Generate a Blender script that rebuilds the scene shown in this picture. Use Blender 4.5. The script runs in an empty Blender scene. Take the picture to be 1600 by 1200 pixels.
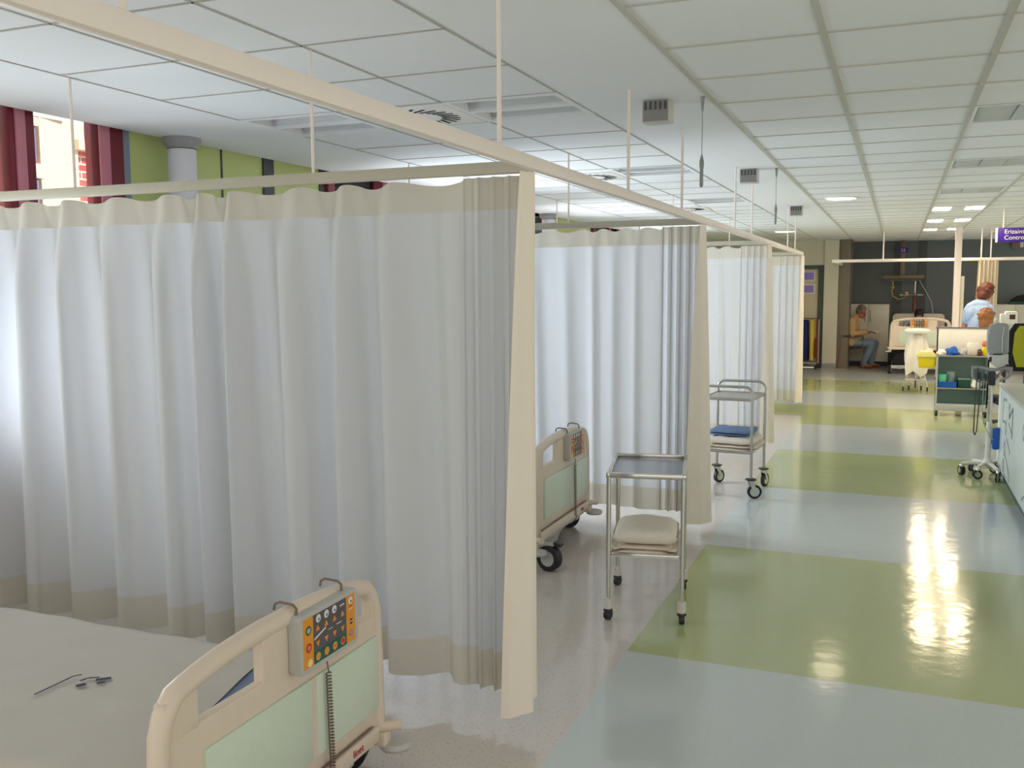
import bpy, bmesh, math, random
from math import sin, cos, pi, radians, sqrt
from mathutils import Vector, Matrix
random.seed(7)
scene = bpy.context.scene
COL = scene.collection
scene.view_settings.view_transform = 'Standard'
scene.view_settings.look = 'None'
scene.view_settings.exposure = 0.38

# ------------------------------------------------------------------ materials
def s2l(c):
    c = c / 255.0
    return c / 12.92 if c <= 0.04045 else ((c + 0.055) / 1.055) ** 2.4

def rgb(c):
    return (s2l(c[0]), s2l(c[1]), s2l(c[2]), 1.0)

MATS = {}
def mat(name, c, rough=0.5, metal=0.0, var=0.06, scale=30.0, emit=None, estr=0.0, spec=0.5, alpha=None, bump=0.0):
    if name in MATS: return MATS[name]
    m = bpy.data.materials.new(name); m.use_nodes = True
    nt = m.node_tree; b = nt.nodes['Principled BSDF']
    tc = nt.nodes.new('ShaderNodeTexCoord')
    nz = nt.nodes.new('ShaderNodeTexNoise'); nz.inputs['Scale'].default_value = scale; nz.inputs['Detail'].default_value = 3
    nt.links.new(tc.outputs['Object'], nz.inputs['Vector'])
    mx = nt.nodes.new('ShaderNodeMix'); mx.data_type = 'RGBA'
    base = rgb(c)
    mx.inputs[6].default_value = tuple(max(0, v * (1 - var)) for v in base[:3]) + (1,)
    mx.inputs[7].default_value = tuple(min(1, v * (1 + var)) for v in base[:3]) + (1,)
    nt.links.new(nz.outputs['Fac'], mx.inputs[0])
    nt.links.new(mx.outputs[2], b.inputs['Base Color'])
    b.inputs['Roughness'].default_value = rough
    b.inputs['Metallic'].default_value = metal
    b.inputs['Specular IOR Level'].default_value = spec
    if emit is not None:
        b.inputs['Emission Color'].default_value = rgb(emit); b.inputs['Emission Strength'].default_value = estr
    if bump:
        bp = nt.nodes.new('ShaderNodeBump'); bp.inputs['Strength'].default_value = bump
        nt.links.new(nz.outputs['Fac'], bp.inputs['Height']); nt.links.new(bp.outputs['Normal'], b.inputs['Normal'])
    MATS[name] = m
    return m

def cloth_mat(name, c, trans, tint=None, rough=0.9):
    m = bpy.data.materials.new(name); m.use_nodes = True
    nt = m.node_tree; nt.nodes.clear()
    out = nt.nodes.new('ShaderNodeOutputMaterial')
    d = nt.nodes.new('ShaderNodeBsdfDiffuse'); t = nt.nodes.new('ShaderNodeBsdfTranslucent')
    mx = nt.nodes.new('ShaderNodeMixShader'); mx.inputs[0].default_value = trans
    tc = nt.nodes.new('ShaderNodeTexCoord'); w = nt.nodes.new('ShaderNodeTexNoise'); w.inputs['Scale'].default_value = 6
    w.inputs['Detail'].default_value = 4
    nt.links.new(tc.outputs['Object'], w.inputs['Vector'])
    cr = nt.nodes.new('ShaderNodeMix'); cr.data_type = 'RGBA'
    b = rgb(c)
    cr.inputs[6].default_value = tuple(v * 0.97 for v in b[:3]) + (1,); cr.inputs[7].default_value = b
    nt.links.new(w.outputs['Fac'], cr.inputs[0])
    nt.links.new(cr.outputs[2], d.inputs['Color'])
    t.inputs['Color'].default_value = rgb(tint or c)
    nt.links.new(d.outputs[0], mx.inputs[1]); nt.links.new(t.outputs[0], mx.inputs[2]); nt.links.new(mx.outputs[0], out.inputs[0])
    MATS[name] = m
    return m

def glass_mat(name, tint=(235, 242, 245), refl=0.12, alpha=0.0):
    m = bpy.data.materials.new(name); m.use_nodes = True
    nt = m.node_tree; nt.nodes.clear()
    out = nt.nodes.new('ShaderNodeOutputMaterial')
    tr = nt.nodes.new('ShaderNodeBsdfTransparent'); tr.inputs[0].default_value = rgb(tint)
    gl = nt.nodes.new('ShaderNodeBsdfGlossy'); gl.inputs['Roughness'].default_value = 0.03
    fr = nt.nodes.new('ShaderNodeFresnel'); fr.inputs[0].default_value = 1.3
    mx = nt.nodes.new('ShaderNodeMixShader')
    nt.links.new(fr.outputs[0], mx.inputs[0]); nt.links.new(tr.outputs[0], mx.inputs[1]); nt.links.new(gl.outputs[0], mx.inputs[2])
    nt.links.new(mx.outputs[0], out.inputs[0])
    MATS[name] = m
    return m

M_white = mat('white_paint', (214, 212, 204), 0.6)
M_cream = mat('cream_plastic', (230, 213, 194), 0.38, var=0.03)
M_mint = mat('mint_panel', (218, 230, 211), 0.35, var=0.03)
M_steel = mat('stainless_steel', (214, 210, 202), 0.14, 1.0, var=0.03)
M_tray = mat('tray_steel', (150, 154, 162), 0.2, 1.0, var=0.03)
M_steelr = mat('brushed_steel', (185, 182, 176), 0.38, 1.0, var=0.05)
M_trackcream = mat('cream_track_paint', (244, 231, 222), 0.45, var=0.02)
M_blackrub = mat('black_rubber', (28, 28, 30), 0.5)
M_dark = mat('dark_plastic', (40, 40, 44), 0.45)
M_greyp = mat('grey_plastic', (150, 152, 152), 0.45)
M_lgrey = mat('light_grey_plastic', (196, 194, 188), 0.45)
M_caster = mat('caster_cup_white', (222, 216, 206), 0.4)
M_orange = mat('keypad_orange', (243, 156, 40), 0.4, var=0.02)
M_kgrey = mat('keypad_grey', (92, 86, 90), 0.4, var=0.02)
M_kgreen = mat('keypad_green', (10, 96, 84), 0.4, var=0.02)
M_kwhite = mat('keypad_white', (235, 232, 228), 0.4, var=0.02)
M_red = mat('red_print', (200, 40, 56), 0.45, var=0.02)
M_cord = mat('cord_taupe', (128, 108, 94), 0.5)
M_navyprint = mat('navy_print', (44, 40, 70), 0.7)
M_sheet = mat('white_sheet_cotton', (196, 190, 182), 0.9, var=0.04, scale=8, bump=0.08)
M_blue = mat('blue_mattress', (128, 142, 172), 0.8, var=0.06)
M_blanketw = mat('white_blanket', (244, 232, 216), 0.92, var=0.05, scale=60, bump=0.15)
M_blanketb = mat('blue_blanket', (112, 136, 178), 0.92, var=0.08, scale=60, bump=0.15)
M_darkwall = mat('dark_wall_paint', (100, 106, 107), 0.6, var=0.05, scale=3)
M_wallwhite = mat('wall_panel_white', (214, 208, 192), 0.55, var=0.03, scale=4)
M_pillar = mat('pillar_brown_grey', (128, 116, 102), 0.6, scale=4)
M_green = mat('lime_wall_panel', (202, 212, 138), 0.5, var=0.03, scale=2)
M_bluegrey = mat('blue_grey_trim', (134, 148, 166), 0.5)
M_darkgrey = mat('dark_grey_strip', (72, 76, 76), 0.5)
M_maroon = mat('maroon_frame', (116, 30, 46), 0.35, var=0.05)
M_ceil = mat('ceiling_tile_white', (232, 233, 236), 0.9, var=0.02, scale=6)
M_grid = mat('ceiling_grid_grey', (196, 193, 184), 0.7)
M_gridthin = mat('ceiling_joint_grey', (176, 174, 166), 0.7)
M_lampgrey = mat('lamp_reflector_grey', (196, 200, 200), 0.5, 0.0)
M_lit = mat('lit_lamp_diffuser', (255, 250, 235), 0.5, emit=(255, 230, 190), estr=42.0)
M_litdown = mat('downlight_diffuser', (255, 250, 235), 0.5, emit=(255, 232, 196), estr=9.0)
M_beige = mat('beige_panel', (206, 190, 164), 0.5)
M_purple = mat('purple_sign', (48, 18, 132), 0.4, var=0.03)
M_lilac = mat('lilac_sign', (150, 128, 214), 0.4, var=0.03)
M_signwhite = mat('sign_white', (240, 236, 236), 0.4)
M_tan = mat('tan_jacket', (190, 154, 108), 0.9, var=0.12, scale=25)
M_jean = mat('blue_jeans', (116, 132, 154), 0.9, var=0.1)
M_skin = mat('skin', (196, 132, 106), 0.55, var=0.05)
M_skinr = mat('skin_ruddy', (164, 94, 70), 0.55, var=0.05)
M_hairg = mat('hair_grey', (112, 100, 92), 0.8, var=0.25, scale=80)
M_hairr = mat('hair_red_brown', (98, 44, 24), 0.6, var=0.35, scale=60)
M_hairo = mat('hair_light_brown', (150, 96, 50), 0.6, var=0.3, scale=60)
M_hairk = mat('hair_black', (36, 26, 24), 0.6, var=0.2, scale=60)
M_scrub = mat('light_blue_scrub', (164, 186, 224), 0.9, var=0.05, scale=15)
M_scrubw = mat('white_scrub', (228, 224, 218), 0.9)
M_shoe = mat('brown_shoe', (110, 62, 40), 0.6)
M_eye = mat('eye_dark', (40, 30, 28), 0.3)
M_cartgreen = mat('cart_green_grey', (150, 168, 160), 0.5)
M_brightwhite = mat('bright_white_board', (246, 240, 226), 0.5)
M_yellow = mat('yellow_plastic', (240, 214, 10), 0.4)
M_ylid = mat('pale_yellow_lid', (246, 236, 150), 0.4)
M_blueplast = mat('blue_plastic', (24, 92, 190), 0.4)
M_mintcup = mat('mint_cup', (120, 220, 176), 0.4)
M_clearcup = mat('frosted_cup', (176, 190, 182), 0.3)
M_dkgreen = mat('dark_green_box', (22, 84, 60), 0.5)
M_brown = mat('brown_plastic', (96, 36, 30), 0.4)
M_salmon = mat('salmon_cap', (232, 138, 100), 0.45)
M_blackcloth = mat('black_cloth', (24, 24, 26), 0.9)
M_chairgreen = mat('lime_upholstery', (166, 164, 30), 0.8)
M_counter = mat('counter_white', (222, 232, 232), 0.35, var=0.02)
M_countertop = mat('counter_top_grey', (190, 192, 186), 0.35)
M_teal = mat('teal_plinth', (64, 96, 112), 0.4)
M_etch = mat('etched_grey', (140, 152, 156), 0.5)
M_navy = mat('navy_bag', (26, 28, 84), 0.85)
M_ybag = mat('yellow_bag', (206, 178, 70), 0.85)
M_rbag = mat('red_bag', (160, 66, 50), 0.85)
M_mauve = mat('mauve_upholstery', (122, 98, 98), 0.8)
M_chairdark = mat('dark_upholstery', (52, 46, 42), 0.7)
M_pend = mat('pendant_brown', (120, 100, 84), 0.4, 0.3)
M_redpole = mat('copper_pole', (130, 62, 48), 0.4, 0.3)
M_brass = mat('brass_yellow', (184, 150, 80), 0.4, 0.3)
M_glass = glass_mat('window_glass')
M_clear = glass_mat('tinted_glass', (190, 214, 204))
M_curt = cloth_mat('curtain_cloth', (232, 230, 226), 0.48, (232, 236, 246))
M_curthem = cloth_mat('curtain_hem_cloth', (228, 223, 212), 0.34, (226, 220, 208))
M_curtcream = cloth_mat('cream_curtain_cloth', (238, 226, 204), 0.3)
M_curtedge = cloth_mat('curtain_edge_lit_cloth', (252, 240, 224), 0.16)  # side hem cloth; warm corridor light on the flap put into its cream
M_towel = mat('white_towel', (240, 232, 214), 0.95, bump=0.1)
M_colwhite = mat('column_paint', (226, 226, 232), 0.5, var=0.02)
M_litframe = mat('lit_frame_face', (196, 124, 140), 0.4, var=0.03)  # lit copy of the maroon: light on the frame face put into the colour
M_grille = mat('grille_grey', (142, 138, 136), 0.6)
M_crosstrack = mat('cross_track_shaded', (196, 190, 174), 0.45)  # darker copy of the track cream; backlit shade is put into the colour
M_black = mat('slot_black', (14, 14, 14), 0.8)

def floor_material():
    m = bpy.data.materials.new('vinyl_floor'); m.use_nodes = True
    nt = m.node_tree; L = nt.links; N = nt.nodes
    b = N['Principled BSDF']
    geo = N.new('ShaderNodeNewGeometry'); sep = N.new('ShaderNodeSeparateXYZ'); L.new(geo.outputs['Position'], sep.inputs[0])
    def math_(op, a, bb=None, c=None):
        n = N.new('ShaderNodeMath'); n.operation = op
        for i, v in enumerate((a, bb, c)):
            if v is None: continue
            if isinstance(v, (int, float)): n.inputs[i].default_value = v
            else: L.new(v, n.inputs[i])
        return n.outputs[0]
    X, Y = sep.outputs[0], sep.outputs[1]
    k = math_('FLOOR', math_('DIVIDE', math_('SUBTRACT', Y, 4.02), 1.92))
    par = math_('FLOORED_MODULO', k, 2.0)                # 0 -> green, 1 -> blue
    left = math_('LESS_THAN', X, -1.09)
    nearp = math_('LESS_THAN', Y, 12.45)
    far = math_('GREATER_THAN', Y, 19.40)
    speck = math_('MAXIMUM', math_('MULTIPLY', left, nearp), far)
    fine = N.new('ShaderNodeTexNoise'); fine.inputs['Scale'].default_value = 130; fine.inputs['Detail'].default_value = 2
    L.new(geo.outputs['Position'], fine.inputs['Vector'])
    big = N.new('ShaderNodeTexNoise'); big.inputs['Scale'].default_value = 2.2; big.inputs['Detail'].default_value = 2
    L.new(geo.outputs['Position'], big.inputs['Vector'])
    def col(c, v):
        mx = N.new('ShaderNodeMix'); mx.data_type = 'RGBA'
        bb = rgb(c)
        mx.inputs[6].default_value = tuple(x * (1 - v) for x in bb[:3]) + (1,); mx.inputs[7].default_value = tuple(min(1, x * (1 + v)) for x in bb[:3]) + (1,)
        L.new(fine.outputs['Fac'], mx.inputs[0]); return mx.outputs[2]
    green = col((182, 190, 138), 0.10); blue = col((200, 207, 206), 0.10); base = col((212, 202, 194), 0.10)
    mix1 = N.new('ShaderNodeMix'); mix1.data_type = 'RGBA'; L.new(par, mix1.inputs[0]); L.new(green, mix1.inputs[6]); L.new(blue, mix1.inputs[7])
    # dark elongated flecks of the speckled vinyl
    mp = N.new('ShaderNodeMapping'); mp.inputs['Scale'].default_value = (52, 120, 1); mp.inputs['Rotation'].default_value = (0, 0, 0.35)
    L.new(geo.outputs['Position'], mp.inputs[0])
    vo = N.new('ShaderNodeTexVoronoi'); vo.inputs['Scale'].default_value = 1.0; L.new(mp.outputs[0], vo.inputs['Vector'])
    fl = N.new('ShaderNodeMapRange'); fl.inputs[1].default_value = 0.08; fl.inputs[2].default_value = 0.24; fl.inputs[3].default_value = 0.75; fl.inputs[4].default_value = 0.0
    L.new(vo.outputs['Distance'], fl.inputs[0])
    sc = N.new('ShaderNodeSeparateColor'); L.new(vo.outputs['Color'], sc.inputs[0])
    keep = math_('GREATER_THAN', sc.outputs[0], 0.38)
    fleck = math_('MULTIPLY', fl.outputs[0], keep)
    mix2 = N.new('ShaderNodeMix'); mix2.data_type = 'RGBA'; L.new(fleck, mix2.inputs[0]); L.new(base, mix2.inputs[6]); mix2.inputs[7].default_value = rgb((96, 84, 80))
    mix3 = N.new('ShaderNodeMix'); mix3.data_type = 'RGBA'; L.new(speck, mix3.inputs[0]); L.new(mix1.outputs[2], mix3.inputs[6]); L.new(mix2.outputs[2], mix3.inputs[7])
    L.new(mix3.outputs[2], b.inputs['Base Color'])
    b.inputs['Roughness'].default_value = 0.12
    b.inputs['Specular IOR Level'].default_value = 0.6
    bp = N.new('ShaderNodeBump'); bp.inputs['Strength'].default_value = 0.12; bp.inputs['Distance'].default_value = 0.012
    bn = N.new('ShaderNodeTexNoise'); bn.inputs['Scale'].default_value = 9; bn.inputs['Detail'].default_value = 2
    L.new(geo.outputs['Position'], bn.inputs['Vector'])
    L.new(bn.outputs['Fac'], bp.inputs['Height']); L.new(bp.outputs['Normal'], b.inputs['Normal'])
    return m
M_floor = floor_material()

def facade_material():
    m = bpy.data.materials.new('brick_masonry'); m.use_nodes = True
    nt = m.node_tree; b = nt.nodes['Principled BSDF']
    tc = nt.nodes.new('ShaderNodeTexCoord'); mp = nt.nodes.new('ShaderNodeMapping'); mp.inputs['Rotation'].default_value = (0, radians(90), radians(90))
    br = nt.nodes.new('ShaderNodeTexBrick'); br.inputs['Scale'].default_value = 3.2
    br.inputs['Color1'].default_value = rgb((214, 96, 92)); br.inputs['Color2'].default_value = rgb((226, 120, 112)); br.inputs['Mortar'].default_value = rgb((245, 222, 210))
    br.inputs['Mortar Size'].default_value = 0.03
    nt.links.new(tc.outputs['Object'], mp.inputs[0]); nt.links.new(mp.outputs[0], br.inputs['Vector'])
    nt.links.new(br.outputs['Color'], b.inputs['Base Color']); b.inputs['Roughness'].default_value = 0.9
    return m
M_brick = facade_material()
M_stone = mat('pale_stone', (246, 226, 200), 0.9, var=0.06, scale=3)
M_outglass = mat('far_window_glass', (140, 132, 160), 0.4)

# ------------------------------------------------------------------ mesh builder
class MB:
    def __init__(self):
        self.v = []; self.f = []; self.mi = []; self.mats = []
    def _m(self, m):
        if m not in self.mats: self.mats.append(m)
        return self.mats.index(m)
    def add(self, verts, faces, m):
        o = len(self.v); k = self._m(m)
        self.v += [tuple(p) for p in verts]
        for f in faces:
            self.f.append(tuple(i + o for i in f)); self.mi.append(k)
        return self
    def box(self, c, s, m, rot=None, bev=0.0, seg=2):
        bm = bmesh.new(); bmesh.ops.create_cube(bm, size=1)
        for v in bm.verts: v.co = Vector((v.co.x * s[0], v.co.y * s[1], v.co.z * s[2]))
        if bev: bmesh.ops.bevel(bm, geom=bm.edges[:], offset=min(bev, 0.49 * min(s)), segments=seg, affect='EDGES', profile=0.5)
        M = Matrix.Translation(c) @ (rot.to_4x4() if rot is not None else Matrix.Identity(4))
        bm.transform(M); self.bm(bm, m); return self
    def box2(self, a, b, m, bev=0.0):
        c = [(a[i] + b[i]) / 2 for i in range(3)]; s = [abs(b[i] - a[i]) for i in range(3)]
        return self.box(c, s, m, bev=bev)
    def bm(self, bm, m):
        bm.verts.index_update()
        self.add([v.co.copy() for v in bm.verts], [[v.index for v in f.verts] for f in bm.faces], m); bm.free()
    def cyl(self, p0, p1, r, m, n=14, r1=None, caps=True):
        p0 = Vector(p0); p1 = Vector(p1); r1 = r if r1 is None else r1
        d = (p1 - p0).normalized(); a = Vector((0, 0, 1)) if abs(d.z) < 0.9 else Vector((1, 0, 0))
        u = d.cross(a).normalized(); w = d.cross(u)
        vs = []
        for k in range(n):
            t = 2 * pi * k / n; o = u * cos(t) + w * sin(t)
            vs.append(p0 + o * r)
        for k in range(n):
            t = 2 * pi * k / n; o = u * cos(t) + w * sin(t)
            vs.append(p1 + o * r1)
        fs = [(k, (k + 1) % n, n + (k + 1) % n, n + k) for k in range(n)]
        if caps: fs += [tuple(range(n - 1, -1, -1)), tuple(range(n, 2 * n))]
        return self.add(vs, fs, m)
    def tube(self, path, r, m, n=8, closed=False, rad=None):
        P = [Vector(p) for p in path]; N = len(P); vs = []; prev = None
        for i in range(N):
            a = P[(i - 1) % N] if (closed or i > 0) else P[i]
            b = P[(i + 1) % N] if (closed or i < N - 1) else P[i]
            d = (b - a)
            d = d.normalized() if d.length > 1e-9 else Vector((0, 0, 1))
            if prev is None:
                ax = Vector((0, 0, 1)) if abs(d.z) < 0.9 else Vector((1, 0, 0)); u = d.cross(ax).normalized()
            else:
                u = (prev - d * prev.dot(d))
                u = u.normalized() if u.length > 1e-6 else d.orthogonal().normalized()
            prev = u; w = d.cross(u); rr = rad[i] if rad else r
            for k in range(n):
                t = 2 * pi * k / n; vs.append(P[i] + (u * cos(t) + w * sin(t)) * rr)
        fs = []
        for i in range(N if closed else N - 1):
            j = (i + 1) % N
            for k in range(n):
                fs.append((i * n + k, i * n + (k + 1) % n, j * n + (k + 1) % n, j * n + k))
        if not closed:
            fs += [tuple(range(n - 1, -1, -1)), tuple(range((N - 1) * n, N * n))]
        return self.add(vs, fs, m)
    def sph(self, c, r, m, n=16, k=10, sc=(1, 1, 1), rot=None):
        bm = bmesh.new(); bmesh.ops.create_uvsphere(bm, u_segments=n, v_segments=k, radius=1)
        for v in bm.verts:
            p = Vector((v.co.x * sc[0] * r, v.co.y * sc[1] * r, v.co.z * sc[2] * r))
            v.co = (rot @ p if rot is not None else p) + Vector(c)
        self.bm(bm, m); return self
    def lathe(self, c, prof, m, n=24, axis='Z'):
        vs = []; fs = []
        for (r, z) in prof:
            for k in range(n):
                t = 2 * pi * k / n
                if axis == 'Z': vs.append((c[0] + r * cos(t), c[1] + r * sin(t), c[2] + z))
                elif axis == 'X': vs.append((c[0] + z, c[1] + r * cos(t), c[2] + r * sin(t)))
                else: vs.append((c[0] + r * sin(t), c[1] + z, c[2] + r * cos(t)))
        for i in range(len(prof) - 1):
            for k in range(n):
                fs.append((i * n + k, i * n + (k + 1) % n, (i + 1) * n + (k + 1) % n, (i + 1) * n + k))
        fs += [tuple(range(n - 1, -1, -1)), tuple(range((len(prof) - 1) * n, len(prof) * n))]
        return self.add(vs, fs, m)
    def prism(self, poly, h0, h1, m, plane='XY', bev=0.0):
        # poly 2D points extruded between h0 and h1 along the third axis
        def P(a, b, h):
            return {'XY': (a, b, h), 'YZ': (h, a, b), 'XZ': (a, h, b)}[plane]
        bm = bmesh.new()
        lo = [bm.verts.new(P(a, b, h0)) for a, b in poly]; hi = [bm.verts.new(P(a, b, h1)) for a, b in poly]
        n = len(poly)
        f1 = bm.faces.new(lo[::-1]); f2 = bm.faces.new(hi)
        for i in range(n): bm.faces.new((lo[i], lo[(i + 1) % n], hi[(i + 1) % n], hi[i]))
        if bev:
            es = list(set(f1.edges[:] + f2.edges[:]))
            bmesh.ops.bevel(bm, geom=es, offset=bev, segments=3, affect='EDGES', profile=0.5)
        bmesh.ops.recalc_face_normals(bm, faces=bm.faces[:])
        self.bm(bm, m); return self
    def build(self, name, parent=None, loc=None, smooth=35, fix=True):
        me = bpy.data.meshes.new(name); me.from_pydata(self.v, [], self.f); me.update()
        for m in self.mats: me.materials.append(m)
        for p, k in zip(me.polygons, self.mi): p.material_index = k
        if fix:
            bm = bmesh.new(); bm.from_mesh(me); bmesh.ops.recalc_face_normals(bm, faces=bm.faces[:]); bm.to_mesh(me); bm.free()
        if smooth:
            for p in me.polygons: p.use_smooth = True
            me.set_sharp_from_angle(angle=radians(smooth))
        o = bpy.data.objects.new(name, me); COL.objects.link(o)
        if parent is not None: o.parent = parent
        if loc is not None: o.location = loc
        return o

def tag(o, label, cat, group=None, kind=None):
    o['label'] = label; o['category'] = cat
    if group: o['group'] = group
    if kind: o['kind'] = kind
    return o
def thing(name, label, cat, loc=(0, 0, 0), rz=0.0, group=None):
    o = bpy.data.objects.new(name, None); COL.objects.link(o); o.empty_display_size = 0.1
    o.location = loc; o.rotation_euler = (0, 0, rz); return tag(o, label, cat, group)
def struct(o, label=None):
    o['kind'] = 'structure'
    if label: o['label'] = label
    return o
def dup(root, loc=None, rz=None, label=None, parent=None):
    c = root.copy(); COL.objects.link(c)
    if parent is not None: c.parent = parent
    if loc is not None: c.location = loc
    if rz is not None: c.rotation_euler = (0, 0, rz)
    if label: c['label'] = label
    for ch in list(root.children): dup(ch, parent=c)
    return c
def text_mesh(name, body, size, m, parent, loc, rot, depth=0.001, align='LEFT', squash=1.0):
    cu = bpy.data.curves.new(name, 'FONT'); cu.body = body; cu.size = size; cu.extrude = depth; cu.align_x = align; cu.align_y = 'CENTER'
    t = bpy.data.objects.new(name, cu); COL.objects.link(t)
    bpy.context.view_layer.update()
    dg = bpy.context.evaluated_depsgraph_get()
    me = bpy.data.meshes.new_from_object(t.evaluated_get(dg)); bpy.data.objects.remove(t)
    me.materials.clear(); me.materials.append(m)
    o = bpy.data.objects.new(name, me); COL.objects.link(o); o.parent = parent; o.location = loc; o.rotation_euler = rot; o.scale = (squash, 1, 1)
    return o
def rrect(x0, x1, y0, y1, r, n=5):
    pts = []
    for cx, cy, a0 in ((x1 - r, y1 - r, 0), (x0 + r, y1 - r, 90), (x0 + r, y0 + r, 180), (x1 - r, y0 + r, 270)):
        for k in range(n + 1):
            a = radians(a0 + 90 * k / n); pts.append((cx + r * cos(a), cy + r * sin(a)))
    return pts
def smooth01(t):
    t = max(0, min(1, t)); return t * t * (3 - 2 * t)

# ------------------------------------------------------------------ room shell
ZC = 2.58
mb = MB(); mb.add([(-4.3, -2, 0), (6, -2, 0), (6, 21.2, 0), (-4.3, 21.2, 0), (-4.3, -2, -.1), (6, -2, -.1), (6, 21.2, -.1), (-4.3, 21.2, -.1)],
                  [(0, 1, 2, 3), (7, 6, 5, 4), (0, 4, 5, 1), (1, 5, 6, 2), (2, 6, 7, 3), (3, 7, 4, 0)], M_floor)
floor = struct(mb.build('floor', smooth=0), 'glossy vinyl floor in green and blue bands with a speckled beige strip under the curtained bays')

XB = [-4.22, -3.40, -2.78, -2.155, -1.54, -0.885, -0.285, 0.325, 0.935, 1.545, 2.155, 2.765, 3.375, 6.0]
YB = [3.13 + 0.6 * k for k in range(-8, 5)]           # up to 5.53
y = 5.53
while y < 20.9:
    y += 0.5675; YB.append(y)
YB.append(21.2)
def cell(x, y):
    i = max(k for k in range(len(XB)) if XB[k] <= x); j = max(k for k in range(len(YB)) if YB[k] <= y); return i, j
lampcells = {}
for n, (x, y) in {'L1': (-1.8, 4.6), 'L2': (-3.1, 4.6), 'L3': (-1.8, 7.5), 'R1': (.6, 5.8), 'R2': (.6, 8.1), 'R3': (.6, 10.35), 'R4': (.6, 12.62), 'R5': (.6, 14.9), 'R6': (.6, 17.16), 'L4': (-1.8, 10.4)}.items():
    lampcells[n] = cell(x, y)
mb = MB(); holes = set(lampcells.values())
for i in range(len(XB) - 1):
    for j in range(len(YB) - 1):
        if (i, j) in holes: continue
        a, b, c, d = XB[i], XB[i + 1], YB[j], YB[j + 1]
        mb.add([(a, c, ZC), (b, c, ZC), (b, d, ZC), (a, d, ZC)], [(0, 3, 2, 1)], M_ceil)
mb.box2((-4.22, YB[0], ZC + 0.3), (6, 21.2, ZC + 0.34), M_ceil)      # slab over the void
mb.box2((-4.50, YB[0], 2.621), (-4.215, 21.2, 2.66), M_ceil); mb.box2((-4.24, YB[0], 2.66), (-4.215, 21.2, ZC + 0.3), M_ceil)  # wall-top strip added to seal the slot against leaking sun
ceiling = struct(mb.build('ceiling', smooth=0, fix=False), 'suspended tile ceiling with a plain plaster strip down the middle')
mb = MB()
for x in XB[5:-1]: mb.box2((x - .013, YB[0], ZC - .006), (x + .013, 21.2, ZC + .004), M_grid)
for j in YB[1:-1]: mb.box2((-0.885, j - .008, ZC - .004), (6, j + .008, ZC + .004), M_grid)
mb.build('ceiling_grid', ceiling, smooth=0)
mb = MB()
for x in XB[1:5]: mb.box2((x - .006, YB[0], ZC - .003), (x + .006, 21.2, ZC + .003), M_gridthin)
for j in YB[1:-1]: mb.box2((-3.40, j - .006, ZC - .003), (-1.54, j + .006, ZC + .003), M_gridthin)
mb.build('tile_joint', ceiling, smooth=0)

# window wall: painted panels and windows
def seg(mb, y0, y1, m, z0=0.0, z1=2.62, x=-4.3, t=0.1): mb.box2((x - t, y0, z0), (x, y1, z1), m)
wins = [(-0.6, 1.1), (2.2, 4.35), (6.50, 8.30), (10.2, 11.9), (13.6, 15.3)]
mb = MB()
edges = [-2.0] + [v for w in wins for v in w] + [21.3]
for k in range(0, len(edges), 2):
    a, b = edges[k], edges[k + 1]
    seg(mb, a, b, M_green)
for (a, b) in wins:
    seg(mb, a, b, M_wallwhite, 0, 0.85)
for (a, b) in wins[1:]:
    mb.box2((-4.3, b, 0), (-4.285, b + .08, 2.62), M_bluegrey)
mb.box2((-4.3, 5.265, 0), (-4.294, 5.28, 2.62), M_darkgrey)
mb.box2((-4.3, 5.72, 0), (-4.285, 5.84, 2.62), M_darkgrey)
mb.box2((-4.3, 6.44, 0), (-4.285, 6.50, 2.62), M_darkgrey)
struct(mb.build('wall_left', smooth=0), 'window wall of lime green panels behind the curtains')
for k, (a, b) in enumerate(wins):
    mb = MB(); x0, x1 = -4.36, -4.25
    fr = 0.19 if k else 0.1
    mull = [3.57] if k == 1 else [(a + b) / 2 - .08]
    mb.box2((x0, a, .85), (x1, a + .1, 2.62), M_maroon, bev=.008); mb.box2((x0, b - fr, .85), (x1, b, 2.62), M_maroon, bev=.008)
    for m_ in mull: mb.box2((x0, m_, .85), (x1, m_ + .16, 2.62), M_maroon, bev=.008)
    for (q0, q1) in [(m_ + .035, m_ + .095) for m_ in mull] + ([(b - fr, b - fr + .075)] if k else []): mb.box2((x1 - .002, q0, .86), (x1 + .012, q1, 2.619), M_litframe, bev=.003)  # pink strips paint the light falling on the frame faces
    mb.box2((x0, a + .1, .85), (x1, b - fr, .93), M_maroon, bev=.008)
    w = struct(mb.build('window_%d' % (k + 1)), 'tall window in a maroon frame')
    g = MB(); g.box2((-4.31, a + .09, .92), (-4.305, b - fr + .01, 2.62), M_glass); g.build('glass', w, smooth=0)

# far end
mb = MB()
mb.box2((-.95, 21.2, 0), (6.0, 21.3, 2.6), M_darkwall)
mb.box2((-.10, 21.185, 0), (.06, 21.2, 2.6), M_darkgrey); mb.box2((.36, 21.185, 0), (.52, 21.2, 2.6), M_darkgrey)
struct(mb.build('wall_back', smooth=0), 'dark grey wall at the far end of the ward')
mb = MB()
mb.box2((-4.3, 20.0, 2.08), (-1.40, 20.12, 2.58), M_wallwhite)
mb.box2((-4.3, 20.0, 0), (-2.55, 20.12, 2.08), M_wallwhite)
mb.box2((-1.395, 19.96, 0), (-1.12, 20.12, 2.575), M_wallwhite, bev=.004)
struct(mb.build('wall_far_left', smooth=0), 'white panelled wall beside the far doorway')
mb = MB(); mb.box2((-1.118, 20.0, 0), (-.90, 21.2, 2.58), M_pillar, bev=.01)
mb.box2((-.905, 20.02, 0), (-.885, 20.10, 2.58), M_darkgrey)
struct(mb.build('trim_1'), 'grey brown pillar edge at the far bay')
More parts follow.
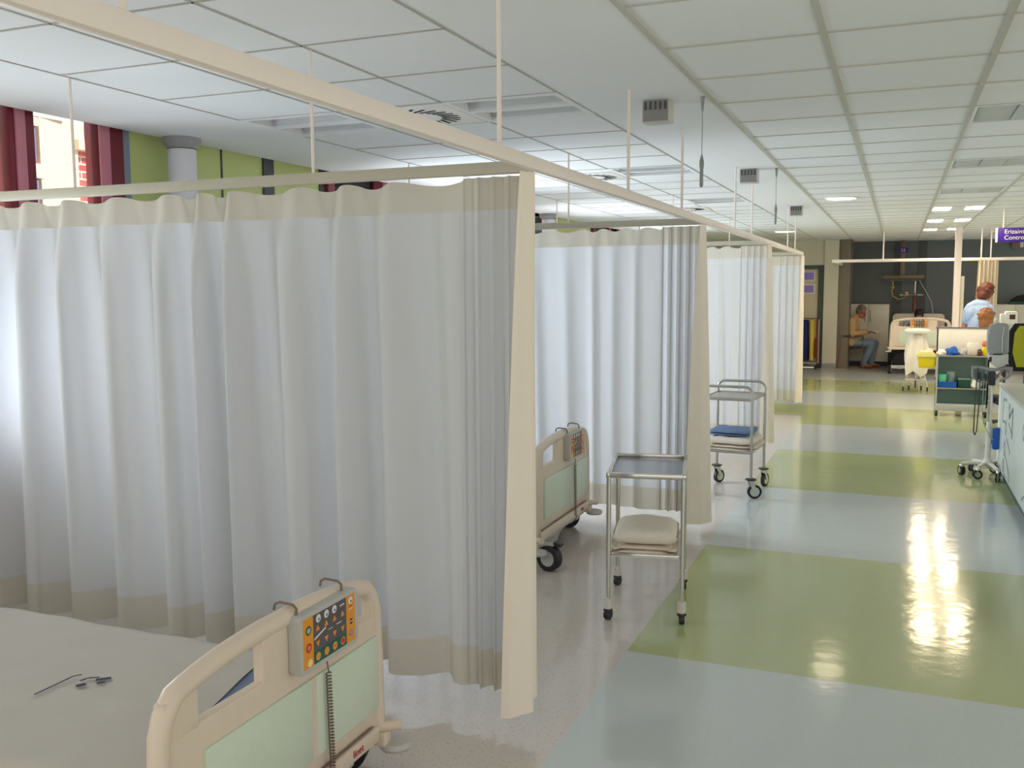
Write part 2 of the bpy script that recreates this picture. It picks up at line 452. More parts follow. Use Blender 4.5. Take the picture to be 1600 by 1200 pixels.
mb = MB()
mb.box2((-1.50, 19.99, 0), (-1.40, 20.13, 2.08), M_darkgrey, bev=.004); mb.box2((-2.56, 19.99, 2.0), (-1.50, 20.13, 2.08), M_darkgrey, bev=.004)
mb.box2((-2.56, 19.99, 0), (-2.50, 20.13, 2.0), M_darkgrey, bev=.004)
d = struct(mb.build('door_1'), 'beige door in a grey frame on the far wall')
mb = MB(); mb.box2((-2.50, 20.03, 0.01), (-1.50, 20.08, 2.0), M_beige, bev=.004); lf = mb.build('door_leaf', d)
mb = MB(); mb.cyl((-2.42, 20.0, 1.05), (-2.30, 20.0, 1.05), .01, M_steel); mb.cyl((-2.42, 20.0, 1.05), (-2.42, 20.04, 1.05), .009, M_steel); mb.build('door_handle', lf)
mb = MB(); mb.box2((-1.395, 19.945, 0), (-1.12, 19.96, .10), M_greyp); struct(mb.build('baseboard_far'), 'grey skirting')
for k, z in enumerate((1.86, 1.60)):
    mb = MB(); mb.box((-1.70, 20.02, z), (.26, .012, .19), M_kwhite, bev=.004); mb.box((-1.70, 20.012, z), (.22, .01, .15), M_lilac, bev=.003)
    tag(mb.build('door_sign'), ('upper' if k == 0 else 'lower') + ' lilac notice on the beige far door', 'sign', 'lilac door notices')

# ------------------------------------------------------------------ columns
def column(y, label):
    t = thing('round_column', label, 'column', (-4.13, y, 0), group='round window columns')
    MB().lathe((0, 0, 0), [(.085, 0), (.085, 2.50), (.083, 2.51)], M_colwhite, 28).build('shaft', t)
    MB().lathe((0, 0, 0), [(.088, 2.515), (.095, 2.525), (.112, 2.54), (.116, 2.56), (.116, 2.58)], M_greyp, 28).build('capital', t)
column(4.70, 'pale round column against the green panels beyond the nearest curtain')
column(11.3, 'distant round column seen just above the second curtain')

# ------------------------------------------------------------------ ceiling fixtures
def cellbox(n):
    i, j = lampcells[n]; return XB[i], XB[i + 1], YB[j], YB[j + 1]
def lamp_off(n, label, dark=False):
    a, b, c, d = cellbox(n); cx, cy = (a + b) / 2, (c + d) / 2; w, h = b - a, d - c
    t = thing('recessed_ceiling_lamp', label, 'ceiling lamp', (cx, cy, ZC), group='unlit recessed ceiling lamps')
    m = MB(); e = .03
    for sx in (-1, 1):
        m.box((sx * (w / 2 - e / 2), 0, .04), (e, h, .09), M_ceil); m.box((0, sx * (h / 2 - e / 2), .04), (w - 2 * e, e, .09), M_ceil)
    m.box((0, 0, .04), (w - 2 * e, .04, .09), M_ceil)
    m.build('frame', t)
    m = MB(); m.box((0, 0, .09), (w - .02, h - .02, .01), M_ceil); m.build('housing', t)
    for s in (-1, 1):
        m = MB(); y0 = s * h / 4; hw = h / 4 - .035; L = w / 2 - .035; nn = 8; vs = []; fs = []
        for k in range(nn + 1):
            a_ = pi * k / nn; vs += [(-L, y0 + hw * cos(a_), .012 + .06 * sin(a_)), (L, y0 + hw * cos(a_), .012 + .06 * sin(a_))]
        fs = [(2 * k, 2 * k + 1, 2 * k + 3, 2 * k + 2) for k in range(nn)]
        m.add(vs, fs, M_lampgrey); rf = m.build('reflector', t)
        m = MB(); m.cyl((-L * .9, y0, .03), (L * .9, y0, .03), .013, M_kwhite, 10); m.build('tube', rf)
lamp_off('L1', 'unlit twin tube ceiling lamp right of the round vent above the near curtain')
lamp_off('L2', 'unlit twin tube lamp in the ceiling near the window column')
lamp_off('L3', 'unlit ceiling lamp above the second bay between vent and hanging rods')
lamp_off('L4', 'unlit ceiling lamp over the third curtained bay')
def lamp_corr(n, label, lit):
    a, b, c, d = cellbox(n); cx, cy = (a + b) / 2, (c + d) / 2; w, h = b - a, d - c
    t = thing('corridor_ceiling_lamp', label, 'ceiling lamp', (cx, cy, ZC), group='corridor ceiling lamps')
    m = MB()
    for sx in (-1, 1):
        m.box((sx * (w / 2 - .015), 0, .03), (.03, h, .07), M_ceil); m.box((0, sx * (h / 2 - .015), .03), (w - .06, .03, .07), M_ceil)
    m.box((0, 0, .03), (.16, h - .06, .07), M_ceil if lit else M_lampgrey); m.build('frame', t)
    m = MB(); m.box((0, 0, .07), (w - .02, h - .02, .012), M_greyp); m.build('housing', t)
    for s in (-1, 1):
        m = MB(); m.box((s * .175, 0, .012), (.185, h - .1, .02), M_lit if lit else M_lampgrey, bev=.006); m.build('diffuser', t)
for n, lit, lab in (('R1', 0, 'nearest of the unlit lamps over the corridor, at the right edge'), ('R2', 0, 'second unlit lamp along the corridor ceiling'), ('R3', 0, 'third and last unlit lamp along the corridor, before the lit ones'),
                    ('R4', 1, 'nearest lit twin square lamp over the corridor'), ('R5', 1, 'middle of the three lit twin square lamps over the corridor'), ('R6', 1, 'farthest lit twin square lamp over the corridor')):
    lamp_corr(n, lab, lit)
def downlight(x, y, r, label):
    t = thing('round_downlight', label, 'ceiling lamp', (x, y, ZC), group='round downlights')
    MB().lathe((0, 0, 0), [(r + .02, 0), (r + .02, -.012), (r, -.014), (r, -.004)], M_kwhite, 28).build('ring', t)
    MB().lathe((0, 0, 0), [(r, -.006), (r * .9, -.012), (.001, -.014)], M_litdown, 28).build('diffuser', t)
downlight(-.59, 10.6, .15, 'lit round downlight in the ceiling over the corridor')
downlight(-1.80, 16.5, .16, 'smaller looking lit round downlight beyond the last curtain')
def diffuser(x, y, label):
    t = thing('swirl_air_vent', label, 'vent', (x, y, ZC), group='round swirl air vents')
    MB().box((0, 0, -.004), (.58, .54, .008), M_kwhite, bev=.002).build('plate', t)
    m = MB()
    for k in range(24):
        a = 2 * pi * k / 24; rr = Matrix.Rotation(a + .5, 3, 'Z')
        m.box((cos(a) * .185, sin(a) * .185, -.0085), (.11, .017, .003), M_black, rot=rr)
    m.build('slots', t)
diffuser(-2.45, 4.63, 'round swirl vent above the track of the near curtain')
diffuser(-2.45, 7.70, 'round swirl vent above the second bay')
diffuser(-2.40, 11.3, 'farthest round swirl vent, above the third curtain')
def ceil_box(x, y, label):
    t = thing('ceiling_speaker_box', label, 'ceiling box', (x, y, ZC), group='small boxes under the plaster strip')
    MB().box((0, 0, -.055), (.14, .10, .11), M_lgrey, bev=.006).build('housing', t)
    m = MB(); m.box((0, -.051, -.055), (.125, .004, .10), M_grille)
    for k in range(5): m.box((-.05 + k * .025, -.0535, -.03), (.012, .002, .04), M_darkgrey)
    m.build('grille', t)
ceil_box(-1.15, 4.75, 'nearest small grilled box under the ceiling strip, above the first bay')
ceil_box(-1.13, 7.75, 'second small grilled box under the ceiling strip')
ceil_box(-1.13, 11.5, 'farthest small grilled box under the ceiling strip')
def pull(x, y, label):
    t = thing('pull_cord', label, 'pull cord', (x, y, ZC), group='pull cords from the ceiling strip')
    MB().lathe((0, 0, 0), [(.012, 0), (.010, -.02), (.005, -.07)], M_greyp, 12).build('ceiling_fitting', t)
    MB().cyl((0, 0, -.07), (0, 0, -.30), .0022, M_greyp, 6).build('cord', t)
    MB().lathe((0, 0, 0), [(.003, -.28), (.011, -.31), (.012, -.33), (.009, -.35), (.009, -.43), (.004, -.44)], M_greyp, 12).build('grip', t)
pull(-.92, 4.72, 'nearest pull cord with grey grip hanging from the plaster strip')
pull(-.92, 7.75, 'farther pull cord with grey grip hanging from the plaster strip')

# ------------------------------------------------------------------ curtain tracks
XT, ZT = -1.21, 2.085
t = thing('curtain_track', 'long cream curtain track hanging along the corridor side of the bays', 'curtain track', (XT, 0, ZT))
m = MB()
m.box2((-.016, -1.2, -.022), (.016, 13.25, .026), M_trackcream, bev=.006)
m.build('rail', t)
for y in (-.3, 1.25, 2.85, 4.42, 5.62, 7.58, 8.5, 11.4, 12.25):
    MB().cyl((0, y, .02), (0, y, ZC - ZT), .0075, M_trackcream, 10).build('rod', t)
YC = [3.20, 6.32, 9.62, 13.1]
ords = ['nearest', 'second', 'third', 'fourth and farthest']
for k, y in enumerate(YC):
    t = thing('curtain_track', ords[k] + ' cross track from the window wall, carrying the ' + ords[k] + ' white curtain', 'curtain track', (0, y, ZT), group='cross tracks of the bays')
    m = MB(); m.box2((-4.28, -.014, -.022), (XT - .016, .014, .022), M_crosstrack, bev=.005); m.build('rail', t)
    for x in (-3.42, -2.16): MB().cyl((x, 0, .02), (x, 0, ZC - ZT), .0065, M_trackcream, 10).build('rod', t)
t = thing('curtain_track', 'cream curtain track across the far bays in front of the dark wall', 'curtain track', (0, 17.3, ZT))
MB().box2((-1.05, -.018, -.025), (3.4, .018, .025), M_trackcream, bev=.005).build('rail', t)
MB().box2((-1.086, -.018, -.025), (-1.05, 2.7, .025), M_trackcream, bev=.005).build('rail', t)
for x in (-.26, 1.24, 1.38, 2.6): MB().cyl((x, 0, .02), (x, 0, ZC - ZT), .011, M_trackcream, 10).build('rod', t)

# ------------------------------------------------------------------ curtains
def curtain(name, label, y0, xa, xb, amp, per, seed, ztop=2.055, zbot=0.11, flap=0.3, group=None, cloth=None, hem=None, bunch=0.3, fw=0.0):
    rnd = random.Random(seed)
    t = thing(name, label, 'curtain', (0, y0, 0), group=group)
    cl = cloth or M_curt; hm = hem or M_curthem
    # pleat centres
    pl = [xa]
    while pl[-1] < xb - bunch: pl.append(pl[-1] + per * rnd.uniform(.6, 1.45))
    amps = [rnd.uniform(.55, 1.4) for _ in pl]
    lean = [rnd.uniform(-.02, .05) for _ in pl]
    cols = []
    n = int((xb - bunch - xa) / .011)
    for i in range(n + 1):
        cols.append(('m', xa + (xb - bunch - xa) * i / n))
    nb = 46
    for i in range(1, nb + 1): cols.append(('b', i / nb))
    nf = 22
    for i in range(1, nf + 1):
        if flap: cols.append(('f', i / nf))
    def pt(c, z):
        h = (ztop - z) / (ztop - zbot); kind, s = c
        tt = smooth01((ztop - z) / .45); low = 0.75 + .5 * h
        if kind == 'm':
            j = max([k for k in range(len(pl)) if pl[k] <= s] or [0])
            a = pl[j]; b = pl[j + 1] if j + 1 < len(pl) else a + per
            u = (s - a) / (b - a)
            dd = min(u, 1 - u) * (b - a)
            k2 = amps[j] if u < .5 else amps[(j + 1) % len(amps)]
            ak = amps[j] + (amps[(j + 1) % len(amps)] - amps[j]) * smooth01(u)
            w_ = .21 * (1 - smooth01((ztop - z) / (.20 + .16 * ((j * 37) % 10) / 10)))
            sg = .19
            def G(q): return math.exp(-((u - .42 - q) / sg) ** 2) + math.exp(-((u - 1.42 - q) / sg) ** 2) + math.exp(-((u + .58 - q) / sg) ** 2)
            gv = (G(w_) + G(-w_)) / (1 + math.exp(-(2 * w_ / sg) ** 2))
            sk = .42 * sin(2 * pi * u) + .12 * sin(4 * pi * u)
            off = amp * (2.3 * gv - .85 + sk * tt) * ak * (.55 + .45 * tt) * low
            lx = (lean[j] * (1 - u) + lean[(j + 1) % len(lean)] * u) * h
            fade = smooth01((xb - bunch - s) / .15); off *= (.25 + .75 * fade)
            return (s + lx * fade + .02 * h * sin(j * 2.1 + u * 6) * .3, off, z)
        if kind == 'b':
            x = xb - bunch + bunch * .93 * s
            off = -.03 * sin(2 * pi * s * 4.5) * (.6 + .6 * h) * min(1, s * 4)
            return (x + .012 * sin(2 * pi * s * 9), off - .01 * s, z)
        # flap: turns round the corner towards the viewer and curls back
        top = [(xb - .02, -.01), (xb + .01, -.03), (xb + .012, -.07), (xb + .004, -.11), (xb - .012, -.135)]
        bot = [(xb - .02, -.01), (xb + .015 + fw * .5, -.05), (xb + .03 + fw, -.15 * flap / .3), (xb + .012 + fw, -.22 * flap / .3), (xb - .055, -.25 * flap / .3)]
        q = s * 4; k = min(3, int(q)); f = q - k; f = f
        a = [top[k][d] * (1 - f) + top[k + 1][d] * f for d in (0, 1)]; b = [bot[k][d] * (1 - f) + bot[k + 1][d] * f for d in (0, 1)]
        g = h ** .8
        return (a[0] * (1 - g) + b[0] * g + .013 * sin(s * 15) * (.35 + .65 * h), a[1] * (1 - g) + b[1] * g, z)
    def grid(zs, m, nm, yo=0.0, par=None, droop=False):
        vs = []; fs = []; W = len(cols)
        for r, z in enumerate(zs):
            for c in cols:
                p = list(pt(c, z))
                if droop and r == 0 and c[0] == 'm':
                    j = max([k for k in range(len(pl)) if pl[k] <= c[1]] or [0]); b = pl[j + 1] if j + 1 < len(pl) else pl[j] + per
                    u = (c[1] - pl[j]) / (b - pl[j]); p[2] -= .022 * sin(pi * u) ** 2
                if r == len(zs) - 1 and z < .2: p[2] += .006 * sin(p[0] * 9)
                p[1] += yo; vs.append(p)
        for r in range(len(zs) - 1):
            for i in range(W - 1): fs.append((r * W + i, r * W + i + 1, (r + 1) * W + i + 1, (r + 1) * W + i))
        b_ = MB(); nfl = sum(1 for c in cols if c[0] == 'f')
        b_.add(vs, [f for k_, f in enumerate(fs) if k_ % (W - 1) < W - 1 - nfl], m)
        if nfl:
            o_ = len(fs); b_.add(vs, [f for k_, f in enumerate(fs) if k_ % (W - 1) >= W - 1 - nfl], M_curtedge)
        return b_.build(nm, par or t, smooth=80, fix=False)
    hd = .12; hmz = .15
    c1 = [ztop - hd - (ztop - hd - zbot - hmz) * (i / 16) ** 1.0 for i in range(17)]
    grid([ztop, ztop - .03, ztop - .07, ztop - hd], hm, 'heading_band', droop=True)
    grid(c1, cl, 'cloth')
    grid([zbot + hmz, zbot + hmz - .008, zbot + .07, zbot], hm, 'hem')
    return t
curtain('privacy_curtain', 'nearest white privacy curtain, hanging behind the near bed', YC[0] + .01, -4.2, -1.22, .046, .26, 3, group='white bay curtains')
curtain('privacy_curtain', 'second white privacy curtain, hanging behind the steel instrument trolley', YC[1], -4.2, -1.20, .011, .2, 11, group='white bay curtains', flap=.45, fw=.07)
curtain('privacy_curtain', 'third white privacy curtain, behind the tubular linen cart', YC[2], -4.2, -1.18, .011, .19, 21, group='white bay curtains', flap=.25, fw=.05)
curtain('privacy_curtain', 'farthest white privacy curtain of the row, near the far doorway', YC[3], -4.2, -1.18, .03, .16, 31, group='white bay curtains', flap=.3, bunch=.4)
# gathered cream curtain of the far bays
def gathered(name, label, x0, x1, y0, ztop, zbot):
    t = thing(name, label, 'curtain', (0, y0, 0))
    vs = []; fs = []; W = 90; zs = [ztop - (ztop - zbot) * i / 10 for i in range(11)]
    for z in zs:
        h = (ztop - z) / (ztop - zbot)
        for i in range(W + 1):
            u = i / W; vs.append((x0 + (x1 - x0) * u - .05 * h * (1 - u), .045 * sin(u * 2 * pi * 5.5 + .5 * sin(u * 9)) * (.5 + .6 * h), z))
    for r in range(10):
        for i in range(W): fs.append((r * (W + 1) + i, r * (W + 1) + i + 1, (r + 1) * (W + 1) + i + 1, (r + 1) * (W + 1) + i))
    b = MB(); b.add(vs, fs, M_curtcream); b.build('cloth', t, smooth=80, fix=False)
gathered('privacy_curtain', 'gathered cream curtain hanging on the far track behind the nurse', 1.20, 1.50, 17.3, 2.06, .12)

# ------------------------------------------------------------------ hospital beds
def caster_mb(m, x, y, r, w, z=0.0, yaw=0.0, fork=M_steel, tyre=M_blackrub, plate=True):
    # swivel caster: fork + wheel; contact point at (x, y, z)
    d = Vector((cos(yaw), sin(yaw), 0)); s = Vector((-sin(yaw), cos(yaw), 0)); c = Vector((x, y, z + r))
    m.cyl(c - s * w / 2, c + s * w / 2, r, tyre, 22); m.cyl(c - s * (w / 2 + .002), c + s * (w / 2 + .002), r * .62, fork, 18)
    return c, d, s

def make_bed(label, loc, rz, lift, logo=True, group='hospital beds', cast=(-.14, -.14)):
    t = thing('hospital_bed', label, 'bed', loc, rz, group)
    z0 = .135 + lift; H = .585
    # footboard: frame with hand holes (polygon strips) in the YZ plane, x from -.045 to 0
    def yz(poly, m, mat_, x0=-.04, x1=0.0, bev=.008): m.prism(poly, x0, x1, mat_, 'YZ', bev)
    fb = MB()
    def topz(y): return z0 + H + .022 - .06 * (abs(y) / .5) ** 2.6
    # outer rounded outline as a thick tube-like rim
    rim = []
    for k in range(25):
        y = -.44 + .88 * k / 24; rim.append((-.022, y, topz(y) - .025))
    left = [(-.022, -.505, z0 + .03), (-.022, -.50, z0 + .3), (-.022, -.492, z0 + .45), (-.022, -.475, z0 + .50)]
    right = [(-.022, .475, z0 + .50), (-.022, .492, z0 + .45), (-.022, .50, z0 + .3), (-.022, .505, z0 + .03)]
    fb.tube(left + rim + right, .028, M_cream, 12)
    # solid body below the holes and posts between the holes
    yz([(-.50, z0), (.50, z0), (.495, z0 + .44), (-.495, z0 + .44)], fb, M_cream, -.042, -.006)
    def post(ya, yb): yz([(ya, z0 + .43), (yb, z0 + .43)] + [(yb - (yb - ya) * q / 4, topz(yb - (yb - ya) * q / 4) - .02) for q in range(5)], fb, M_cream, -.04, -.005, .006)
    post(-.49, -.37); post(-.115, .285); post(.45, .485)
    fbo = fb.build('footboard', t)
    ip = MB(); ip.box2((-.008, -.36, z0 + .115), (.003, .10, z0 + .365), M_mint, bev=.002); ip.box2((-.008, .125, z0 + .115), (.003, .48, z0 + .365), M_mint, bev=.002)
    ip.box2((-.008, .10, z0 + .115), (.0005, .125, z0 + .365), M_cream); ip.build('insert_panel', fbo)
    lp = MB(); lp.box2((-.01, -.45, z0 + .005), (.012, .47, z0 + .06), M_cream, bev=.008); lp.box2((.0, -.42, z0 + .062), (.004, .44, z0 + .068), M_cord)
    lpo = lp.build('lower_rail', fbo)
    if logo:
        lg = text_mesh('logo', 'linet', .036, M_red, lpo, (.0135, .30, z0 + .034), (radians(90), 0, radians(90)), .0006); lg['label'] = 'small red lettering'
    # bumpers
    for s in (-1, 1):
        m = MB(); m.lathe((.03, s * .54, z0 - .035), [(.01, -.012), (.05, -.012), (.058, 0), (.05, .014), (.02, .02)], M_lgrey, 20)
        m.cyl((-.02, s * .50, z0 + .035), (.05, s * .545, z0 + .035), .018, M_cream, 12); m.box((-.01, s * .51, z0 - .005), (.06, .05, .05), M_cream, bev=.01)
        m.build('bumper', t)
    # frame, base, mattress, headboard
    fm = MB()
    for s in (-1, 1): fm.box2((-2.05, s * .40 - .02, z0 + .02), (-.05, s * .40 + .02, z0 + .08), M_cream, bev=.006)
    for x in (-.25, -.8, -1.4, -1.95): fm.box2((x - .03, -.42, z0 + .05), (x + .03, .42, z0 + .08), M_cream)
    fm.box2((-2.0, -.43, z0 + .08), (-.07, .43, z0 + .115), M_cream, bev=.006)
    fm.build('bed_frame', t)
    bs = MB()
    bs.box2((-1.95, -.36, .10), (-.02, -.30, .15), M_lgrey, bev=.008); bs.box2((-1.95, .30, .10), (-.02, .36, .15), M_lgrey, bev=.008)
    bs.box2((-.12, -.48, .11), (-.02, .48, .17), M_lgrey, bev=.012); bs.box2((-1.95, -.48, .11), (-1.85, .48, .17), M_lgrey, bev=.012)
    if lift > .1:
        for x in (-.5, -1.5): bs.box2((x - .08, -.14, .13), (x + .08, .14, z0 + .06), M_lgrey, bev=.01)
    bs.build('base_frame', t)
    for xx_ in (0, -1.9):
        for s in (-1, 1):
            x = xx_ or cast[0 if s < 0 else 1]; cm = MB(); c, d_, s_ = caster_mb(cm, x, s * .50, .075, .05, 0, .25 * s, M_lgrey)
            cm.box((x - .02, s * .48, .135), (.09, .06, .045), M_lgrey, bev=.012)
            cm.box((x + .045, s * .47, .155), (.05, .06, .018), M_dark, rot=Matrix.Rotation(.4, 3, 'Y'), bev=.007)
            cm.build('caster', t)
    mt = MB(); mt.box2((-2.0, -.44, z0 + .117), (-.085, .44, z0 + .255), M_blue, bev=.04); mt.build('mattress', t)
    hb = MB(); hb.prism(rrect(-.49, .49, z0, z0 + .62, .08), -2.1, -2.06, M_cream, 'YZ', .01); hb.build('headboard', t)
    for s in (-1, 1):
        sr = MB(); 
        for zz in (.20, .30): sr.tube([(-1.75, s * .475, z0 + zz - .20), (-1.7, s * .475, z0 + zz - .13), (-1.3, s * .475, z0 + zz - .13), (-1.25, s * .475, z0 + zz - .20)], .014, M_cream, 8)
        sr.build('side_rail', t)
    return t
BED1 = (-1.57, 2.145, 0)
make_bed('near bed with cream and mint footboard, low in the left foreground', BED1, 0, 0)
make_bed('second bed, its footboard half hidden between the near curtain and the steel trolley', (-1.92, 5.545, 0), 0, 0.01, cast=(.08, -.14))
BED3 = (.40, 18.95, 0)
make_bed('far raised bed facing the corridor, in front of the dark wall', BED3, -pi / 2, .33, logo=False)

# near bed sheet, with a printed mark
sh = thing('bed_sheet', 'white cotton sheet with a small dark printed mark on the near bed', 'sheet', (BED1[0], BED1[1], 0))
vs = []; fs = []; NX, NY = 60, 44; x0, x1 = -2.02, -.34; zt = .135 + .263
rnd = random.Random(5)
prof = []
for j in range(NY + 1):
    u = -1 + 2 * j / NY; prof.append(u)
for i in range(NX + 1):
    for u in prof:
        a = abs(u); yy = u * .60; x = x0 + (-.30 - .24 * max(-.45, min(.45, yy)) - x0) * i / NX
        # flat top, rounded edge, hanging side
        flat = .43
        d = abs(yy)
        if d <= flat: y_, z_ = yy, zt
        else:
            e = d - flat; ang = min(1, e / .035) * pi / 2
            y_ = math.copysign(flat + .022 * sin(ang), yy); z_ = zt - .022 * (1 - cos(ang)) - max(0, e - .035)
        z_ += .0025 * sin(x * 9 + yy * 4) + .002 * sin(x * 23 - yy * 13) + (.004 if abs(yy + .055) < .012 else 0)
        xx = x
        vs.append((xx, y_, z_))
for i in range(NX):
    for j in range(NY): fs.append((i * (NY + 1) + j, (i + 1) * (NY + 1) + j, (i + 1) * (NY + 1) + j + 1, i * (NY + 1) + j + 1))
b = MB(); b.add(vs, fs, M_sheet); b.build('cloth', sh, smooth=60)
b = MB()
def mark(pts, wdt):
    zt_ = zt + .0085
    for (p, q) in zip(pts[:-1], pts[1:]):
        d = Vector((q[0] - p[0], q[1] - p[1], 0)); n_ = Vector((-d.y, d.x, 0)).normalized() * wdt / 2
        P, Q = Vector((p[0], p[1], zt_)), Vector((q[0], q[1], zt_))
        b.add([P - n_, Q - n_, Q + n_, P + n_], [(0, 1, 2, 3)], M_navyprint)
ox, oy = -.86, -.03
mark([(ox + .0, oy - .10), (ox + .0, oy - .07), (ox + .0, oy + .05), (ox + .015, oy + .07)], .009)
mark([(ox + .05, oy + .03), (ox + .055, oy + .055), (ox + .085, oy + .075)], .011)
mark([(ox + .07, oy - .005), (ox + .085, oy + .02)], .022)
mark([(ox + .09, oy + .055), (ox + .125, oy + .085)], .02)
mark([(ox + .115, oy + .035), (ox + .13, oy + .055)], .014)
mk = b.build('printed_mark', sh, smooth=0); mk['label'] = 'dark navy printed mark'

# ------------------------------------------------------------------ bed control handsets
def handset(label, loc, rz):
    t = thing('bed_control', label, 'bed control', loc, rz, 'bed control panels')
    # local: y across (centre 0), z 0 = bottom, front at +x
    m = MB(); m.prism(rrect(-.155, .155, 0, .175, .014), 0.0, .038, M_lgrey, 'YZ', .006); hs = m.build('housing', t)
    f = MB(); X0 = .0385
    def rect(a, b_, c, d_, mm, x=X0): f.add([(x, a, c), (x, b_, c), (x, b_, d_), (x, a, d_)], [(0, 1, 2, 3)], mm)
    rect(-.137, -.088, .014, .162, M_orange); rect(.088, .137, .014, .162, M_orange)
    rect(-.088, .088, .052, .162, M_kgrey); rect(-.088, .088, .014, .052, M_kgreen)
    def disc(y, z, r, mm, x=X0 + .0008, n=14): f.add([(x, y + r * cos(2 * pi * k / n), z + r * sin(2 * pi * k / n)) for k in range(n)], [tuple(range(n))], mm)
    def tri(y, z, r, up, mm, x=X0 + .0008):
        s = 1 if up else -1; f.add([(x, y - r, z - s * r * .7), (x, y + r, z - s * r * .7), (x, y, z + s * r)], [(0, 1, 2)], mm)
    for k in range(3):
        disc(-.062 + k * .042, .146, .0125, M_kwhite); disc(-.060 + k * .042, .143, .004, M_kgrey, X0 + .0012)
    for k in range(3): rect(.052 + k * .009, .058 + k * .009, .143, .149, M_kwhite, X0 + .0008)
    for k in range(4):
        y = -.066 + k * .044; tri(y, .118, .0105, True, M_orange); tri(y, .072, .0105, False, M_orange); disc(y, .033, .0125, M_orange)
    rect(-.012, .012, .0935, .0955, M_kwhite, X0 + .0008); rect(.032, .06, .095, .098, M_kwhite, X0 + .0008)
    f.add([(X0 + .0008, -.084, .086), (X0 + .0008, -.05, .096), (X0 + .0008, -.024, .104), (X0 + .0008, -.024, .109), (X0 + .0008, -.05, .102), (X0 + .0008, -.084, .092)], [(0, 1, 4, 5), (1, 2, 3, 4)], M_kwhite)
    disc(.066, .033, .009, M_red, X0 + .0012); rect(.016, .028, .032, .035, M_red, X0 + .0012)
    disc(-.112, .125, .014, M_kgreen); disc(-.112, .125, .0085, M_clearcup, X0 + .0012); disc(-.112, .074, .014, M_red); disc(-.112, .074, .008, M_salmon, X0 + .0012); disc(-.108, .028, .012, M_ylid)
    disc(.112, .145, .012, M_kwhite); disc(.114, .142, .004, M_kgrey, X0 + .0012); rect(.100, .124, .117, .120, M_kwhite, X0 + .0008); rect(.104, .121, .126, .1285, M_brown, X0 + .0008)
    disc(.114, .078, .009, M_brown); rect(.104, .124, .077, .080, M_kwhite, X0 + .0014); disc(.113, .042, .011, M_bluegrey); disc(.113, .042, .006, M_salmon, X0 + .0012)
    f.build('keypad', hs, smooth=0, fix=False)
    for y in (-.13, .105):
        h = MB(); h.tube([(.012, y, .165), (.012, y, .193), (.0, y, .203), (-.045, y, .206), (-.062, y, .198), (-.066, y, .18)], .0042, M_cord, 8); h.build('hook', t)
    # straight lead, then coiled cord down the footboard, then tail
    path = [(.022, .0, .002), (.022, .004, -.02), (.020, .012, -.045)]
    for k in range(34 * 10 + 1):
        a = 2 * pi * k / 10; q = k / 340.0
        path.append((.012 + .0075 * cos(a) + .008, .012 + .012 * q + .0075 * sin(a), -.05 - .34 * q))
    path += [(.02, .026, -.41), (.014, .03, -.43)]
    c = MB(); c.tube(path, .0024, M_cord, 6); c.build('coiled_cord', t)
    return t
h1 = handset('control panel with orange and grey keypad hooked on the near bed footboard', (BED1[0] - .003, BED1[1] + .155, .548), 0)
dup(h1, (-1.92 - .003, 5.545 + .155, .558), 0, 'control panel hooked on the second bed footboard beside the steel trolley')
dup(h1, (BED3[0] - .02, BED3[1] + .003, .875), -pi / 2, 'control panel hooked on the far raised bed footboard')

# ------------------------------------------------------------------ steel instrument trolley
TR = thing('instrument_trolley', 'narrow stainless steel trolley with bright tray top, beside the second bed', 'trolley', (-1.163, 4.69, 0), radians(11))
W, D, HT = .385, .575, .745
m = MB(); m.box((0, 0, HT - .022), (W - .03, D - .03, .006), M_tray)
for s in (-1, 1):
    m.box((s * (W / 2 - .008), 0, HT - .012), (.02, D, .026), M_steel, bev=.005); m.box((0, s * (D / 2 - .008), HT - .012), (W - .03, .02, .026), M_steel, bev=.005)
m.build('tray_top', TR)
m = MB(); m.box((0, 0, .322), (W - .03, D - .05, .006), M_steel)
for s in (-1, 1):
    m.box((s * (W / 2 - .02), 0, .328), (.008, D - .05, .018), M_steel, bev=.003); m.box((0, s * (D / 2 - .03), .328), (W - .05, .008, .018), M_steel, bev=.003)
m.build('lower_shelf', TR)
for sx in (-1, 1):
    for sy in (-1, 1):
        x, y = sx * (W / 2 - .012), sy * (D / 2 - .012)
        lg = MB().cyl((x, y, .105), (x, y, HT - .02), .0115, M_steel, 14).build('leg', TR)
        c = MB(); c.lathe((x, y, 0), [(.012, .112), (.021, .108), (.022, .06), (.018, .055)], M_caster, 18)
        c.lathe((x, y, 0), [(.02, .056), (.024, .045), (.012, .036)], M_dark, 16)
        yaw = 1.4 + .3 * sx
        dd = Vector((cos(yaw), sin(yaw), 0)); ss = Vector((-sin(yaw), cos(yaw), 0)); cc = Vector((x, y, .026))
        c.cyl(cc - ss * .012, cc + ss * .012, .026, M_dark, 18); c.box((x, y, .042), (.02, .03, .02), M_dark, rot=Matrix.Rotation(yaw, 3, 'Z'), bev=.004)
        c.build('caster', lg)
